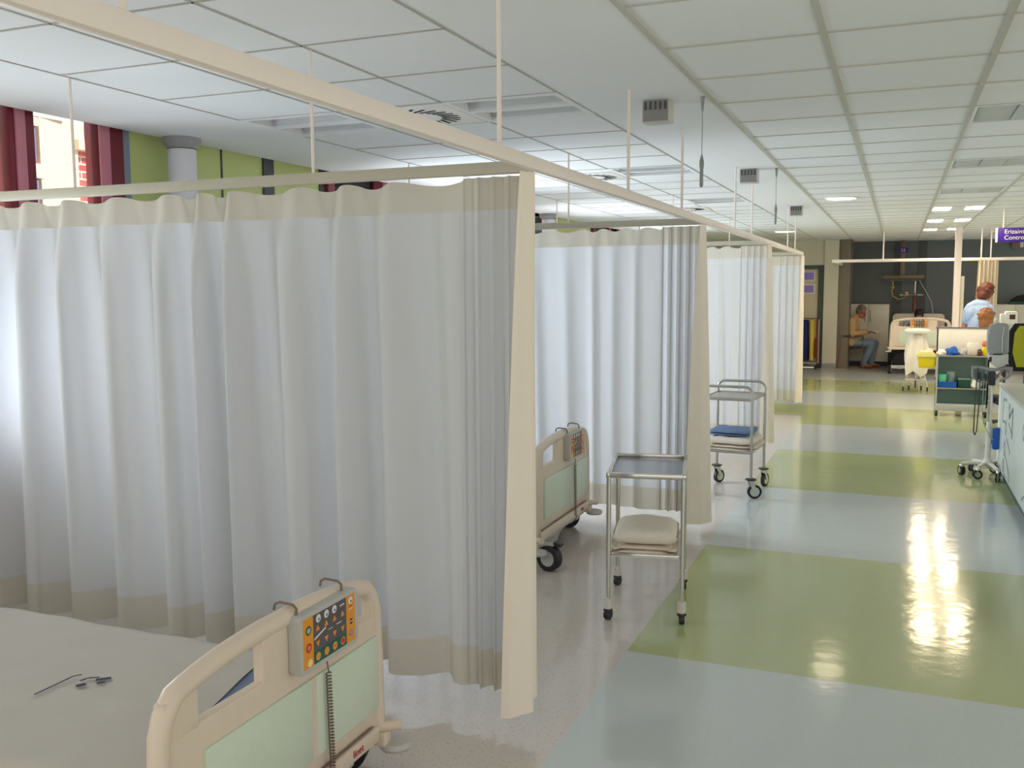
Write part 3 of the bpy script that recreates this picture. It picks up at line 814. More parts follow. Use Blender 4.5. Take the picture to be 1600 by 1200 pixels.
# folded linen builder: stack of soft folds
def folded(name, label, cat, loc, rz, w, d, layers, th, m, seed=0, group=None, sag=0.0):
    rnd = random.Random(seed); t = thing(name, label, cat, loc, rz, group)
    mbb = MB(); z = 0.0
    n = 20
    hs_ = layers if isinstance(layers, (list, tuple)) else [th * rnd.uniform(.85, 1.15) for _ in range(layers)]; layers = len(hs_)
    for k in range(layers):
        ww = w * rnd.uniform(.94, 1.0); dd = d * rnd.uniform(.94, 1.0); ox, oy = rnd.uniform(-.01, .01), rnd.uniform(-.01, .01)
        hh = hs_[k]; ph = rnd.uniform(0, 6)
        vs = []; fs = []
        # superellipsoid-like pillow with wrinkles
        NU, NV = 40, 12
        for i in range(NV + 1):
            v = -pi / 2 + pi * i / NV
            for j in range(NU):
                a = 2 * pi * j / NU
                ca, sa = cos(a), sin(a); cv, sv = cos(v), sin(v)
                e = .32; f1 = math.copysign(abs(ca) ** e, ca); f2 = math.copysign(abs(sa) ** e, sa); g = abs(cv) ** .35; hz = math.copysign(abs(sv) ** .75, sv)
                x = ww / 2 * f1 * g; y_ = dd / 2 * f2 * g
                zz = hh / 2 * hz + hh / 2 + z
                zz += (.004 * sin(x * 38 + ph) * cos(y_ * 29 + ph) + .003 * sin(x * 71 - y_ * 45)) * (1 if sv > 0 and k == layers - 1 else .4)
                zz -= sag * (abs(x) / (w / 2)) ** 3 * (1 if sv > 0 else 0)
                vs.append((x + ox, y_ + oy, max(.001, zz)))
        for i in range(NV):
            for j in range(NU): fs.append((i * NU + j, i * NU + (j + 1) % NU, (i + 1) * NU + (j + 1) % NU, (i + 1) * NU + j))
        mbb.add(vs, fs, m); z += hh * .93
    mbb.build('cloth', t, smooth=60); return t
folded('folded_blanket', 'folded white blanket on the lower shelf of the instrument trolley', 'blanket', (-1.163 - .0, 4.66, .326), radians(11), .335, .42, [.022, .02, .085], .040, M_blanketw, 2, sag=.030)

# ------------------------------------------------------------------ tubular linen cart
LC = thing('linen_cart', 'chrome tubular cart carrying folded linen, between second and third curtains', 'cart', (-1.195, 7.64, 0), radians(-4))
Wc, Dc = .39, .49
def loop(y, par):
    pth = []
    x = Wc / 2; zt_ = .875; r = .06
    pth.append((-x, y, .155)); pth.append((-x, y, zt_ - r))
    for k in range(1, 7):
        a = pi - (pi / 2) * k / 6; pth.append((-x + r + r * cos(a), y, zt_ - r + r * sin(a)))
    for k in range(0, 7):
        a = pi / 2 - (pi / 2) * k / 6; pth.append((x - r + r * cos(a), y, zt_ - r + r * sin(a)))
    pth.append((x, y, .155))
    return MB().tube(pth, .0115, M_steelr, 12).build('loop_frame', par)
for y in (-Dc / 2, Dc / 2): loop(y, LC)
for nm, z in (('top_shelf', .775), ('lower_shelf', .36)):
    m = MB(); m.box((0, 0, z), (Wc - .01, Dc - .01, .005), M_steelr)
    for s in (-1, 1):
        m.box((s * (Wc / 2 - .004), 0, z), (.012, Dc, .026), M_steelr, bev=.004); m.box((0, s * (Dc / 2 - .004), z), (Wc, .010, .026), M_steelr, bev=.004)
    m.build(nm, LC)
for sx in (-1, 1):
    for sy in (-1, 1):
        x, y = sx * Wc / 2, sy * Dc / 2; c = MB()
        yaw = {(1, -1): .5, (1, 1): 1.35, (-1, 1): 1.1, (-1, -1): .9}[(sx, sy)]
        d_ = Vector((cos(yaw), sin(yaw), 0)); s_ = Vector((-sin(yaw), cos(yaw), 0)); cc = Vector((x, y, .055)) + d_ * .03
        c.lathe((x, y, .148), [(.02, .012), (.042, .008), (.044, 0), (.02, -.008)], M_dark, 18)
        c.lathe((cc.x, cc.y, cc.z), [(.001, 0)], M_dark, 3) if False else None
        c.cyl(cc - s_ * .013, cc + s_ * .013, .055, M_blackrub, 26); c.cyl(cc - s_ * .0145, cc + s_ * .0145, .038, M_steel, 22)
        for q in (-1, 1):
            top = Vector((x, y, .142)) + s_ * q * .018; bt = cc + s_ * q * .018
            nn = s_ * .002
            c.add([top - d_ * .022 - nn, top + d_ * .022 - nn, bt + d_ * .014 - nn, bt - d_ * .014 - nn, top - d_ * .022 + nn, top + d_ * .022 + nn, bt + d_ * .014 + nn, bt - d_ * .014 + nn],
                  [(0, 1, 2, 3), (7, 6, 5, 4), (0, 4, 5, 1), (1, 5, 6, 2), (2, 6, 7, 3), (3, 7, 4, 0)], M_steel)
        c.build('caster', LC)
folded('folded_blanket', 'folded white blankets at the bottom of the linen cart', 'blanket', (-1.185, 7.63, .364), radians(-4), .43, .50, [.024, .026, .055], .034, M_blanketw, 4, sag=.02)
folded('folded_blanket', 'folded blue blanket on top of the white blankets in the linen cart', 'blanket', (-1.20, 7.66, .468), radians(-6), .36, .40, 2, .022, M_blanketb, 9)

# ------------------------------------------------------------------ reception counter
RC = thing('reception_counter', 'white counter with etched grey symbols at the right edge', 'counter', (.85, 0, 0))
MB().box2((.0, 4.6, .09), (.60, 9.2, .775), M_counter, bev=.004).build('front_panel', RC)
MB().box2((-.004, 4.58, .775), (.62, 9.22, .80), M_countertop, bev=.004).build('worktop', RC)
MB().box2((.035, 4.65, 0), (.57, 9.15, .09), M_teal).build('plinth', RC)
g = MB(); gx = -.0012
def gl(y0, z0, y1, z1, w=.012):
    w *= 1.8
    d = Vector((0, y1 - y0, z1 - z0)); n_ = Vector((0, -d.z, d.y)).normalized() * w / 2; P, Q = Vector((gx, y0, z0)), Vector((gx, y1, z1))
    g.add([P - n_, Q - n_, Q + n_, P + n_], [(0, 1, 2, 3)], M_etch)
def sq(y, z, s):
    gl(y - s, z, y, z + s); gl(y, z + s, y + s, z); gl(y + s, z, y, z - s); gl(y, z - s, y - s, z)
yb = 8.55
gl(yb + .25, .70, yb + .25, .52); gl(yb + .25, .70, yb - .0, .72); gl(yb + .25, .52, yb + .06, .53); sq(yb - .22, .66, .06); gl(yb - .22, .60, yb - .45, .70, .02); gl(yb - .45, .70, yb - .45, .47, .03)
sq(yb - .02, .50, .06); gl(yb - .2, .56, yb - .45, .50); gl(yb - .1, .42, yb - .4, .34); sq(yb + .02, .32, .06); gl(yb - .05, .28, yb - .38, .17); gl(yb - .38, .17, yb - .38, -.0 + .12); sq(yb + .05, .18, .055); gl(yb + .02, .13, yb - .12, .10)
for k in range(4):
    y_ = 7.4 - k * .62; sq(y_, .62 - .12 * (k % 2), .06); gl(y_ - .08, .55, y_ - .30, .42); sq(y_ - .35, .34, .05); gl(y_ - .3, .24, y_ - .05, .15); gl(y_ - .05, .70, y_ - .4, .70)
g.build('etched_symbols', RC, smooth=0, fix=False)

# ------------------------------------------------------------------ mobile monitor stand
MS = thing('monitor_stand', 'wheeled chrome stand with five legs beside the counter end', 'stand', (.765, 8.98, 0))
m = MB(); m.cyl((0, 0, .10), (0, 0, .95), .018, M_steel, 16); m.cyl((0, 0, .10), (0, 0, .48), .024, M_caster, 16); m.build('pole', MS)
m = MB(); m.lathe((0, 0, 0), [(.03, .16), (.045, .13), (.05, .085), (.03, .075)], M_caster, 18)
feet = [(-.20, .02), (-.085, -.14), (.065, -.22), (.075, .20), (-.10, .21)]
for (x, y) in feet:
    m.tube([(0, 0, .115), (x * .5, y * .5, .115), (x, y, .10)], .016, M_caster, 10)
m.build('star_base', MS)
for k, (x, y) in enumerate(feet):
    c = MB(); a = k * 1.3 + .4; s_ = Vector((cos(a), sin(a), 0)); cc = Vector((x, y, .04))
    for q in (-1, 1): c.cyl(cc + s_ * (.006 * q), cc + s_ * (.018 * q), .04, M_dark, 20); c.cyl(cc + s_ * (.018 * q), cc + s_ * (.020 * q), .024, M_steel, 16)
    c.lathe((x, y, 0), [(.012, .10), (.02, .085), (.018, .06)], M_steel, 12); c.build('caster', MS)
m = MB(); m.box((.0, -.02, .86), (.06, .07, .12), M_dark, bev=.012); m.build('clamp', MS)
m = MB()
m.tube([(-.16, -.03, .945), (-.10, -.03, .95), (.0, -.03, .93), (.10, -.03, .95), (.155, -.03, .945)], .016, M_greyp, 10)
m.tube([(-.15, -.03, .94), (-.15, -.03, .87), (-.10, -.03, .83), (-.04, -.03, .83)], .010, M_greyp, 8); m.tube([(.15, -.03, .94), (.13, -.03, .88), (.06, -.03, .84)], .010, M_greyp, 8)
m.box((-.10, -.03, .88), (.035, .04, .06), M_dark, bev=.008); m.box((-.05, -.03, .87), (.025, .04, .06), M_dark, bev=.008); m.box((.09, -.03, .90), (.03, .04, .04), M_dark, bev=.008)
m.build('handle_bar', MS)
MB().box((.055, .0, .34), (.05, .06, .19), M_blueplast, bev=.008).build('battery_box', MS)
# the monitor on the stand: rounded grey casing seen from the back
PM = thing('patient_monitor', 'grey patient monitor on the wheeled stand, seen from behind', 'monitor', (.80, 8.98, .97))
m = MB(); poly = [(-.072, .10), (-.082, .16), (-.082, .30), (-.066, .345), (-.02, .365), (.055, .36), (.078, .34), (.082, .12), (.06, .085), (-.05, .085)]
m.prism(poly, -.06, .05, M_greyp, 'XZ', .014); m.prism([(-.07, .11), (-.07, .30), (.07, .31), (.07, .11)], .05, .062, M_dark, 'XZ', .004); hs = m.build('casing', PM)
m = MB(); m.prism([(-.05, .02), (-.07, .07), (-.06, .09), (.08, .10), (.082, .05), (.055, .0), (.0, -.02)], -.07, .04, M_lgrey, 'XZ', .012); m.build('bracket', PM)
m = MB(); m.box((.0, -.062, .10), (.07, .006, .012), M_dark, bev=.002); m.box((-.055, -.066, .055), (.02, .012, .045), M_dark, bev=.004); m.build('vent_slot', PM)
m = MB(); m.tube([(.03, -.064, .12), (.028, -.066, .24), (.04, -.063, .33)], .004, M_lgrey, 6); m.build('lead_clip', PM)
# hanging cables
for k, (xs, pth) in enumerate(((0, [(.655, 8.93, .95), (.645, 8.9, .80), (.640, 8.9, .55), (.640, 8.9, .40), (.650, 8.9, .37), (.662, 8.9, .41), (.672, 8.91, .60), (.675, 8.93, .88)]),
                               (1, [(.705, 8.93, .86), (.70, 8.9, .70), (.70, 8.9, .55), (.715, 8.9, .47), (.745, 8.92, .41), (.775, 8.95, .36), (.80, 8.95, .33)]))):
    pts = []
    for i in range(len(pth) - 1):
        for q in range(6):
            f = q / 6; pts.append(tuple(pth[i][d] * (1 - f) + pth[i + 1][d] * f for d in range(3)))
    pts.append(pth[-1])
    tag(MB().tube(pts, .0045 if k == 0 else .003, M_dark if k == 0 else M_cartgreen, 8).build('cable'), 'looped dark cable hanging from the monitor stand bar' if k == 0 else 'thin grey green cable drooping to the stand pole', 'cable')

# ------------------------------------------------------------------ treatment cart with supplies
TC = thing('treatment_cart', 'wheeled grey green supply cart with tall white board in the corridor', 'cart', (.48, 13.03, 0))
Wt, Dt = .60, .34
m = MB(); m.box2((0, Dt - .02, .78), (Wt, Dt, 1.11), M_brightwhite, bev=.004); m.box2((-.01, Dt - .03, 1.105), (Wt + .01, Dt + .01, 1.12), M_mauve, bev=.004); m.build('back_board', TC)
m = MB(); m.box2((0, Dt - .025, .10), (Wt, Dt, .78), M_cartgreen); m.box2((Wt - .02, 0, .12), (Wt, Dt - .03, .77), M_cartgreen); m.box2((.02, .02, .10), (Wt - .02, Dt - .03, .12), M_cartgreen); m.build('carcass', TC)
MB().box2((.0, .02, .12), (.010, Dt - .03, .77), M_clear).build('side_pane', TC)
for z, nm in ((.775, 'top_shelf'), (.365, 'middle_shelf')):
    m = MB(); m.box2((0, 0, z - .018), (Wt, Dt - .03, z), M_steelr, bev=.004); m.build(nm, TC)
m = MB(); m.box2((0, 0, .07), (Wt, .02, .16), M_lgrey, bev=.004); m.box2((0, 0, .16), (.018, .018, .76), M_lgrey); m.box2((Wt - .018, 0, .16), (Wt, .018, .76), M_lgrey)
m.box2((0, Dt - .02, .07), (.02, Dt, 1.10), M_lgrey); m.box2((0, .02, .07), (.02, Dt - .02, .10), M_lgrey); m.box2((Wt - .02, .02, .07), (Wt, Dt - .02, .10), M_lgrey); m.build('frame', TC)
for x in (.02, Wt - .02):
    for y in (.03, Dt - .04):
        c = MB(); c.cyl((x - .014, y, .036), (x + .014, y, .036), .036, M_dark, 18); c.cyl((x - .016, y, .036), (x + .016, y, .036), .02, M_steel, 14); c.box((x, y, .062), (.036, .03, .02), M_steel, bev=.004); c.build('caster', TC)
tx, ty, tz = .48, 13.03, .777
def soft(name, label, cat, c, s, mm, seed, group=None):
    bm = bmesh.new(); bmesh.ops.create_icosphere(bm, subdivisions=3, radius=1); rnd = random.Random(seed); ph = [rnd.uniform(0, 6) for _ in range(6)]
    for v in bm.verts:
        p = v.co; r = 1 + .13 * sin(p.x * 5 + ph[0]) * cos(p.y * 4 + ph[1]) + .10 * sin(p.z * 7 + ph[2] + p.x * 3)
        q = p * r; v.co = Vector((q.x * s[0] / 2, q.y * s[1] / 2, max(-.35, q.z) * s[2] * .74 + .35 * s[2] * .74))
    mm_ = MB(); mm_.bm(bm, mm); o = mm_.build(name, None, c, smooth=60); return tag(o, label, cat, group)
soft('swab_pack', 'white crumpled swab pack at the left end of the cart top', 'pack', (tx + .06, ty + .16, tz), (.11, .16, .07), M_brightwhite, 1)
soft('glove_pack', 'blue crumpled pack on the cart top', 'pack', (tx + .18, ty + .15, tz), (.15, .18, .10), M_blueplast, 2)
soft('gauze_pack', 'grey white pack beside the blue pack on the cart top', 'pack', (tx + .30, ty + .17, tz), (.11, .18, .085), M_lgrey, 3)
LB = thing('glove_box', 'white carton on the cart top in front of the white board', 'carton', (tx + .42, ty + .20, tz))
MB().box((0, 0, .075), (.13, .12, .15), M_brightwhite, bev=.006).build('body', LB); MB().box((0, 0, .151), (.07, .04, .004), M_sheet).build('opening', LB)
YB_ = thing('dropper_bottle', 'yellow bottle with salmon cap at the right end of the cart top', 'bottle', (tx + .545, ty + .12, tz))
MB().lathe((0, 0, 0), [(.028, 0), (.036, .02), (.036, .075), (.022, .10), (.016, .11)], M_yellow, 18).build('body', YB_); MB().lathe((0, 0, 0), [(.018, .11), (.03, .125), (.032, .16), (.02, .185), (.004, .19)], M_salmon, 16).build('cap', YB_)
BR = thing('ink_jar', 'small dark brown jar beside the yellow bottle on the cart top', 'jar', (tx + .49, ty + .07, tz))
MB().lathe((0, 0, 0), [(.026, 0), (.028, .01), (.028, .05), (.02, .06)], M_brown, 16).build('body', BR); MB().lathe((0, 0, 0), [(.022, .06), (.022, .075), (.002, .078)], M_dark, 16).build('lid', BR)
mz = .367
BT = thing('blue_tray', 'blue open tray on the middle shelf of the supply cart', 'tray', (tx + .13, ty + .14, mz))
m = MB(); m.box((0, 0, .005), (.22, .22, .01), M_blueplast)
for s in (-1, 1): m.box((s * .107, 0, .035), (.008, .22, .07), M_blueplast); m.box((0, s * .107, .035), (.214, .008, .07), M_blueplast)
m.build('body', BT)
def cup(name, label, c, r, h, mm):
    return tag(MB().lathe((0, 0, 0), [(r * .8, 0), (r, h), (r * .9, h), (r * .72, .006)], mm, 20).build(name, None, c), label, 'cup')
cup('plastic_cup', 'mint green cup standing in the blue tray', (tx + .08, ty + .10, mz + .011), .05, .15, M_mintcup)
cup('plastic_cup', 'frosted grey beaker behind the mint cup in the blue tray', (tx + .18, ty + .17, mz + .011), .055, .18, M_clearcup)
soft('swab_pack', 'small white crumple in the front right of the blue tray', 'pack', (tx + .19, ty + .075, mz + .011), (.06, .05, .045), M_brightwhite, 8)
GB = thing('storage_box', 'dark green box on the middle shelf right of the blue tray', 'box', (tx + .33, ty + .16, mz))
MB().box((0, 0, .05), (.14, .2, .10), M_dkgreen, bev=.005).build('body', GB); MB().box((0, 0, .108), (.15, .21, .016), M_cartgreen, bev=.003).build('lid', GB)
soft('paper_bundle', 'white paper bundle on the middle shelf at the right', 'pack', (tx + .47, ty + .12, mz), (.15, .16, .12), M_brightwhite, 12)
SC = thing('sharps_container', 'yellow sharps container with pale lid hooked on the left side of the supply cart', 'container', (.36, 13.20, .60))
m = MB(); m.prism([(-.085, 0), (.10, 0), (.115, .14), (-.105, .14)], -.09, .09, M_yellow, 'XZ', .008); m.build('body', SC)
m = MB(); m.prism([(-.12, .14), (.12, .14), (.12, .165), (.07, .215), (-.07, .215), (-.12, .165)], -.10, .10, M_ylid, 'XZ', .006); m.cyl((.03, 0, .20), (.05, 0, .245), .04, M_brightwhite, 16); m.build('lid', SC)
m = MB(); m.tube([(.10, .08, .12), (.128, .08, .13), (.128, .08, .19), (.14, .08, .19)], .006, M_steel); m.build('bracket', SC)

# ------------------------------------------------------------------ basin stand with towel
PS = thing('basin_stand', 'wheeled chrome basin stand draped with white towel before the far bed', 'stand', (.295, 16.0, 0))
m = MB(); m.lathe((0, 0, 0), [(.02, .90), (.16, .915), (.185, .94), (.185, .965), (.15, .985), (.01, .995)], M_brightwhite, 28); m.build('basin', PS)
for s in (-1, 1):
    m = MB(); m.tube([(s * .05, 0, .90), (s * .055, 0, .55), (s * .12, 0, .28), (s * .175, 0, .09)], .011, M_steel, 8); m.build('leg', PS)
m = MB(); m.box((0, 0, .19), (.28, .24, .02), M_beige, bev=.005); m.cyl((0, 0, .19), (0, 0, .90), .014, M_steel); m.cyl((0, -.1, .06), (0, -.1, .18), .012, M_dark); m.build('lower_plate', PS)
for (x, y) in ((-.175, 0), (.175, 0), (-.09, .18), (.09, .18)):
    c = MB(); c.cyl((x - .012, y, .038), (x + .012, y, .038), .038, M_dark, 18); c.cyl((x - .014, y, .038), (x + .014, y, .038), .02, M_steel, 14); c.box((x, y, .075), (.03, .03, .03), M_steel, bev=.005); c.build('caster', PS)
# towel draped
vs = []; fs = []; NN = 40; ZZ = [.89, .86, .80, .70, .58, .46, .36, .29, .27]
for r, z in enumerate(ZZ):
    for i in range(NN):
        a = 2 * pi * i / NN; h = (.89 - z) / .62
        rr = .10 + .055 * sin(pi * min(1, h * 1.0)) + .018 * sin(a * 5 + h * 2) * (1 + h) + .03 * h
        vs.append((rr * cos(a) * 1.0, rr * sin(a) * .75 - .02, z + (.05 * sin(a * 3 + 1) * h if r > 4 else 0)))
for r in range(len(ZZ) - 1):
    for i in range(NN): fs.append((r * NN + i, r * NN + (i + 1) % NN, (r + 1) * NN + (i + 1) % NN, (r + 1) * NN + i))
b = MB(); b.add(vs, fs, M_towel); tag(b.build('draped_towel', None, (.295, 16.0, 0), smooth=80), 'white towel draped around the basin stand', 'towel')

# ------------------------------------------------------------------ chairs
def visitor_chair(label, loc, rz, cloth_):
    t = thing('visitor_chair', label, 'chair', loc, rz, 'visitor chairs')    # faces +x locally
    MB().box((0, 0, .43), (.44, .46, .05), cloth_, bev=.015).build('seat', t)
    MB().box((-.235, 0, .66), (.045, .44, .36), cloth_, rot=Matrix.Rotation(-.12, 3, 'Y'), bev=.015).build('backrest', t)
    for s in (-1, 1):
        m = MB(); m.tube([(-.25, s * .245, .86), (-.215, s * .245, .45), (-.27, s * .245, .01)], .013, M_pend, 8); m.build('leg', t)
        m = MB(); m.tube([(-.22, s * .245, .62), (.0, s * .245, .645), (.20, s * .245, .63), (.21, s * .245, .45), (.22, s * .245, .01)], .013, M_pend, 8); m.build('leg', t)
        MB().box((-.01, s * .245, .655), (.34, .045, .025), M_dark, bev=.01).build('armrest', t)
    return t
MANX, MANY = -.80, 20.25
visitor_chair('dark chair under the seated man by the far pillar', (MANX - .03, MANY, 0), 0, M_chairdark)
visitor_chair('mauve chair behind the far bed beside the white post', (1.14, 19.5, 0), -pi / 2, M_mauve)
OC = thing('office_chair', 'black office chair with lime green back behind the counter', 'chair', (1.16, 10.55, 0), radians(100))
MB().box((0, 0, .50), (.48, .48, .08), M_blackcloth, bev=.03).build('seat', OC)
m = MB(); m.prism([(-.17, .82), (.17, .82), (.215, 1.0), (.205, 1.20), (.15, 1.285), (-.15, 1.285), (-.205, 1.20), (-.215, 1.0)], -.275, -.235, M_blackcloth, 'YZ', .012); bk = m.build('backrest', OC)
m = MB(); m.prism([(-.125, .86), (.125, .86), (.165, 1.0), (.155, 1.19), (.115, 1.262), (-.115, 1.262), (-.155, 1.19), (-.165, 1.0)], -.287, -.225, M_chairgreen, 'YZ', .01); m.build('back_cushion', bk)
m = MB(); m.box((-.22, 0, .66), (.03, .08, .34), M_dark, bev=.008); m.cyl((0, 0, .10), (0, 0, .47), .025, M_dark); 
for k in range(5):
    a = 2 * pi * k / 5 + .3; m.tube([(0, 0, .12), (.27 * cos(a), .27 * sin(a), .075)], .02, M_dark, 8)
m.build('base', OC)
for s in (-1, 1):
    m = MB(); m.tube([(-.05, s * .25, .50), (-.05, s * .28, .60), (-.02, s * .28, .72)], .014, M_dark); m.box((.0, s * .28, .73), (.24, .06, .03), M_dark, bev=.012); m.build('armrest', OC)
for k in range(5):
    a = 2 * pi * k / 5 + .3; c = MB(); x, y = .27 * cos(a), .27 * sin(a)
    c.cyl((x - .02, y, .028), (x + .02, y, .028), .028, M_dark, 14); c.box((x, y, .055), (.03, .03, .03), M_dark, bev=.006); c.build('caster', OC)

# white device on a pole
DV = thing('infusion_pump', 'white device with small dark red screen above the green chair', 'device', (1.21, 12.4, 0))
m = MB(); m.cyl((-.02, 0, .03), (-.02, 0, 1.24), .014, M_dark, 12); m.build('pole', DV)
m = MB()
for k in range(4):
    a = pi / 2 * k + .6; m.tube([(-.02, 0, .06), (.22 * cos(a) - .02, .22 * sin(a), .02)], .016, M_dark, 8)
m.build('foot', DV)
m = MB(); m.box((.02, 0, 1.275), (.13, .12, .15), M_brightwhite, bev=.015); m.box((-.06, 0, 1.265), (.07, .10, .11), M_brightwhite, bev=.015); m.build('casing', DV)
MB().box((.03, -.061, 1.285), (.06, .004, .055), M_brown).build('screen', DV)
MB().box((-.045, -.01, 1.185), (.06, .06, .08), M_dark, bev=.01).build('clamp', DV)

# ------------------------------------------------------------------ cabinets, post, pendant, signs
def cabinet(label, x0, x1, y0, y1, z1):
    t = thing('low_cupboard', label, 'cupboard', ((x0 + x1) / 2, y0, 0), group='white cupboards along the dark wall'); w = (x1 - x0)
    MB().box2((-w / 2, .02, .10), (w / 2, y1 - y0, z1), M_wallwhite).build('carcass', t); MB().box2((-w / 2 + .02, .05, 0), (w / 2 - .02, y1 - y0, .10), M_dark).build('plinth', t)
    for s in (-1, 1):
        d_ = MB().box2((min(s * .003, s * w / 2), 0, .105), (max(s * .003, s * w / 2), .02, z1 - .005), M_wallwhite, bev=.003).build('door', t)
        m = MB(); m.box((s * .05, -.02, z1 - .24), (.018, .015, .24), M_greyp, bev=.004); m.build('handle', d_)
    return t
cabinet('white two door cupboard behind the seated man', -.98, -.16, 20.75, 21.19, 1.28)
cabinet('white two door cupboard on the right behind the nurse', 1.62, 2.62, 20.75, 21.19, 1.28)
BB = thing('black_bag', 'black bag with green trim on top of the right cupboard', 'bag', (2.20, 20.95, 1.281))
m = MB(); m.prism([(-.18, 0), (.2, 0), (.19, .10), (.10, .19), (-.02, .17), (-.13, .09)], -.1, .1, M_blackcloth, 'XZ', .03); m.build('body', BB); MB().box((-.04, -.105, .03), (.26, .015, .035), M_dkgreen, bev=.005).build('trim', BB)
t = thing('service_post', 'slim white post from floor to ceiling in front of the far curtain track', 'post', (.86, 16.6, 0))
MB().box2((-.05, -.05, 0), (.05, .05, ZC), M_trackcream, bev=.01).build('post', t)
m = MB(); m.box2((.055, -.03, .6), (.105, .03, 1.80), M_wallwhite, bev=.008); m.build('duct', t)
# supply pendant
SP = thing('ceiling_pendant', 'brown supply pendant with cross beam hanging over the far bed', 'pendant', (.06, 20.88, 0))
m = MB(); m.box2((-.045, -.04, 1.85), (.045, .04, 2.58), M_pend, bev=.01); m.build('stem', SP)
m = MB(); m.box2((-.36, -.07, 1.80), (.42, .07, 1.87), M_pend, bev=.012); m.box2((-.32, -.06, 1.75), (.38, .06, 1.80), M_darkgrey, bev=.01); m.build('beam', SP)
m = MB(); m.cyl((.25, 0, 1.10), (.25, 0, 1.76), .022, M_steelr, 12); m.cyl((.25, 0, 1.12), (.25, 0, 1.50), .03, M_redpole, 12); m.build('vertical_rail', SP)
m = MB(); m.cyl((-.02, -.02, 1.47), (.42, -.02, 1.47), .012, M_steelr, 10); m.box((.10, -.04, 1.49), (.06, .05, .09), M_brass, bev=.012); m.box((.0, -.03, 1.47), (.06, .03, .03), M_lgrey, bev=.008); m.box((.34, -.03, 1.47), (.07, .03, .03), M_lgrey, bev=.008); m.build('cross_rail', SP)
m = MB(); m.tube([(-.17 + .0, -.02, 1.76), (-.17, -.02, 1.62), (-.19, -.02, 1.55), (-.16, -.02, 1.44), (-.05, -.02, 1.38), (.05, -.02, 1.40), (.10, -.02, 1.47)], .012, M_brass, 8); m.sph((-.17, -.02, 1.62), .035, M_brass, 12, 8); m.build('gas_hose', SP)
m = MB(); m.tube([(.33, -.02, 1.76), (.45, -.02, 1.55), (.56, -.02, 1.35), (.60, -.02, 1.15), (.60, -.02, 1.05)], .006, M_lgrey, 6); m.build('cable', SP)
NS = thing('bay_number_sign', 'small purple sign numbered 23 on the pendant stem', 'sign', (.06, 20.81, 2.37))
m = MB(); m.box((0, 0, 0), (.20, .012, .10), M_purple, bev=.004); pl_ = m.build('plate', NS)
text_mesh('number', '23', .085, M_signwhite, pl_, (0, -.008, 0), (radians(90), 0, 0), .0008, 'CENTER')
HS = thing('hanging_sign', 'purple hanging sign with white lettering at the upper right', 'sign', (1.10, 13.0, 2.265))
m = MB(); m.box2((0, -.03, -.085), (1.2, .03, .085), M_purple, bev=.002); m.build('panel', HS)
m = MB(); m.box2((-.02, -.034, -.088), (.0, .034, .088), M_signwhite, bev=.002); m.build('end_cap', HS)
text_mesh('lettering', 'Erizaintza', .072, M_signwhite, HS, (.07, -.032, .036), (radians(90), 0, 0), .001)
text_mesh('lettering', 'Control de', .072, M_signwhite, HS, (.07, -.032, -.036), (radians(90), 0, 0), .001)
for x in (.06, 1.1): MB().cyl((x, 0, .085), (x, 0, ZC - 2.265), .006, M_trackcream, 8).build('rod', HS)
WU = thing('wall_unit', 'small grey wall box under the purple hanging sign', 'wall box', (2.15, 21.14, 2.44))
MB().box((0, 0, 0), (.20, .10, .12), M_mauve, bev=.01).build('body', WU); MB().box((.07, -.052, .01), (.06, .01, .10), M_lgrey, bev=.004).build('lens_panel', WU)

# laundry trolley in front of the far door
LT = thing('laundry_trolley', 'laundry trolley with navy and yellow sacks before the far door', 'trolley', (-1.72, 19.55, 0))
m = MB(); m.tube([(-.30, 0, .10), (-.30, 0, 1.02), (.26, 0, 1.02), (.26, 0, .10)], .014, M_redpole, 8); m.tube([(-.30, .34, .10), (-.30, .34, .98), (.26, .34, .98), (.26, .34, .10)], .014, M_steelr, 8)
for x in (-.30, .26): m.cyl((x, 0, .98), (x, .34, .96), .012, M_steelr, 8)
m.build('frame', LT)
MB().box((-.02, .17, .13), (.56, .40, .025), M_greyp, bev=.006).build('base_shelf', LT)
for k, (xc, w, mm, nm) in enumerate(((-.08, .34, M_navy, 'navy_sack'), (.155, .10, M_ybag, 'yellow_sack'))):
    vs = []; fs = []; NN = 24; ZZ = [.98, .9, .7, .45, .25, .18]
    for z in ZZ:
        for i in range(NN):
            a = 2 * pi * i / NN; bul = 1 + .06 * sin(a * 4 + z * 5); q = .92 if z > .9 else 1.0
            vs.append((xc + w / 2 * q * math.copysign(abs(cos(a)) ** .6, cos(a)) * bul, .17 + .15 * math.copysign(abs(sin(a)) ** .6, sin(a)) * bul, z))
    for r in range(len(ZZ) - 1):
        for i in range(NN): fs.append((r * NN + i, r * NN + (i + 1) % NN, (r + 1) * NN + (i + 1) % NN, (r + 1) * NN + i))
    fs.append(tuple(range((len(ZZ) - 1) * NN, len(ZZ) * NN)))
    b = MB(); b.add(vs, fs, mm); b.build(nm, LT, smooth=60)
MB().box((.228, .15, .42), (.03, .26, .40), M_rbag, bev=.015).build('red_sack', LT)
for x in (-.27, .23):
    for y in (.03, .31):
        c = MB(); c.cyl((x - .015, y, .05), (x + .015, y, .05), .05, M_dark, 18); c.box((x, y, .10), (.04, .04, .03), M_steelr, bev=.005); c.build('caster', LT)

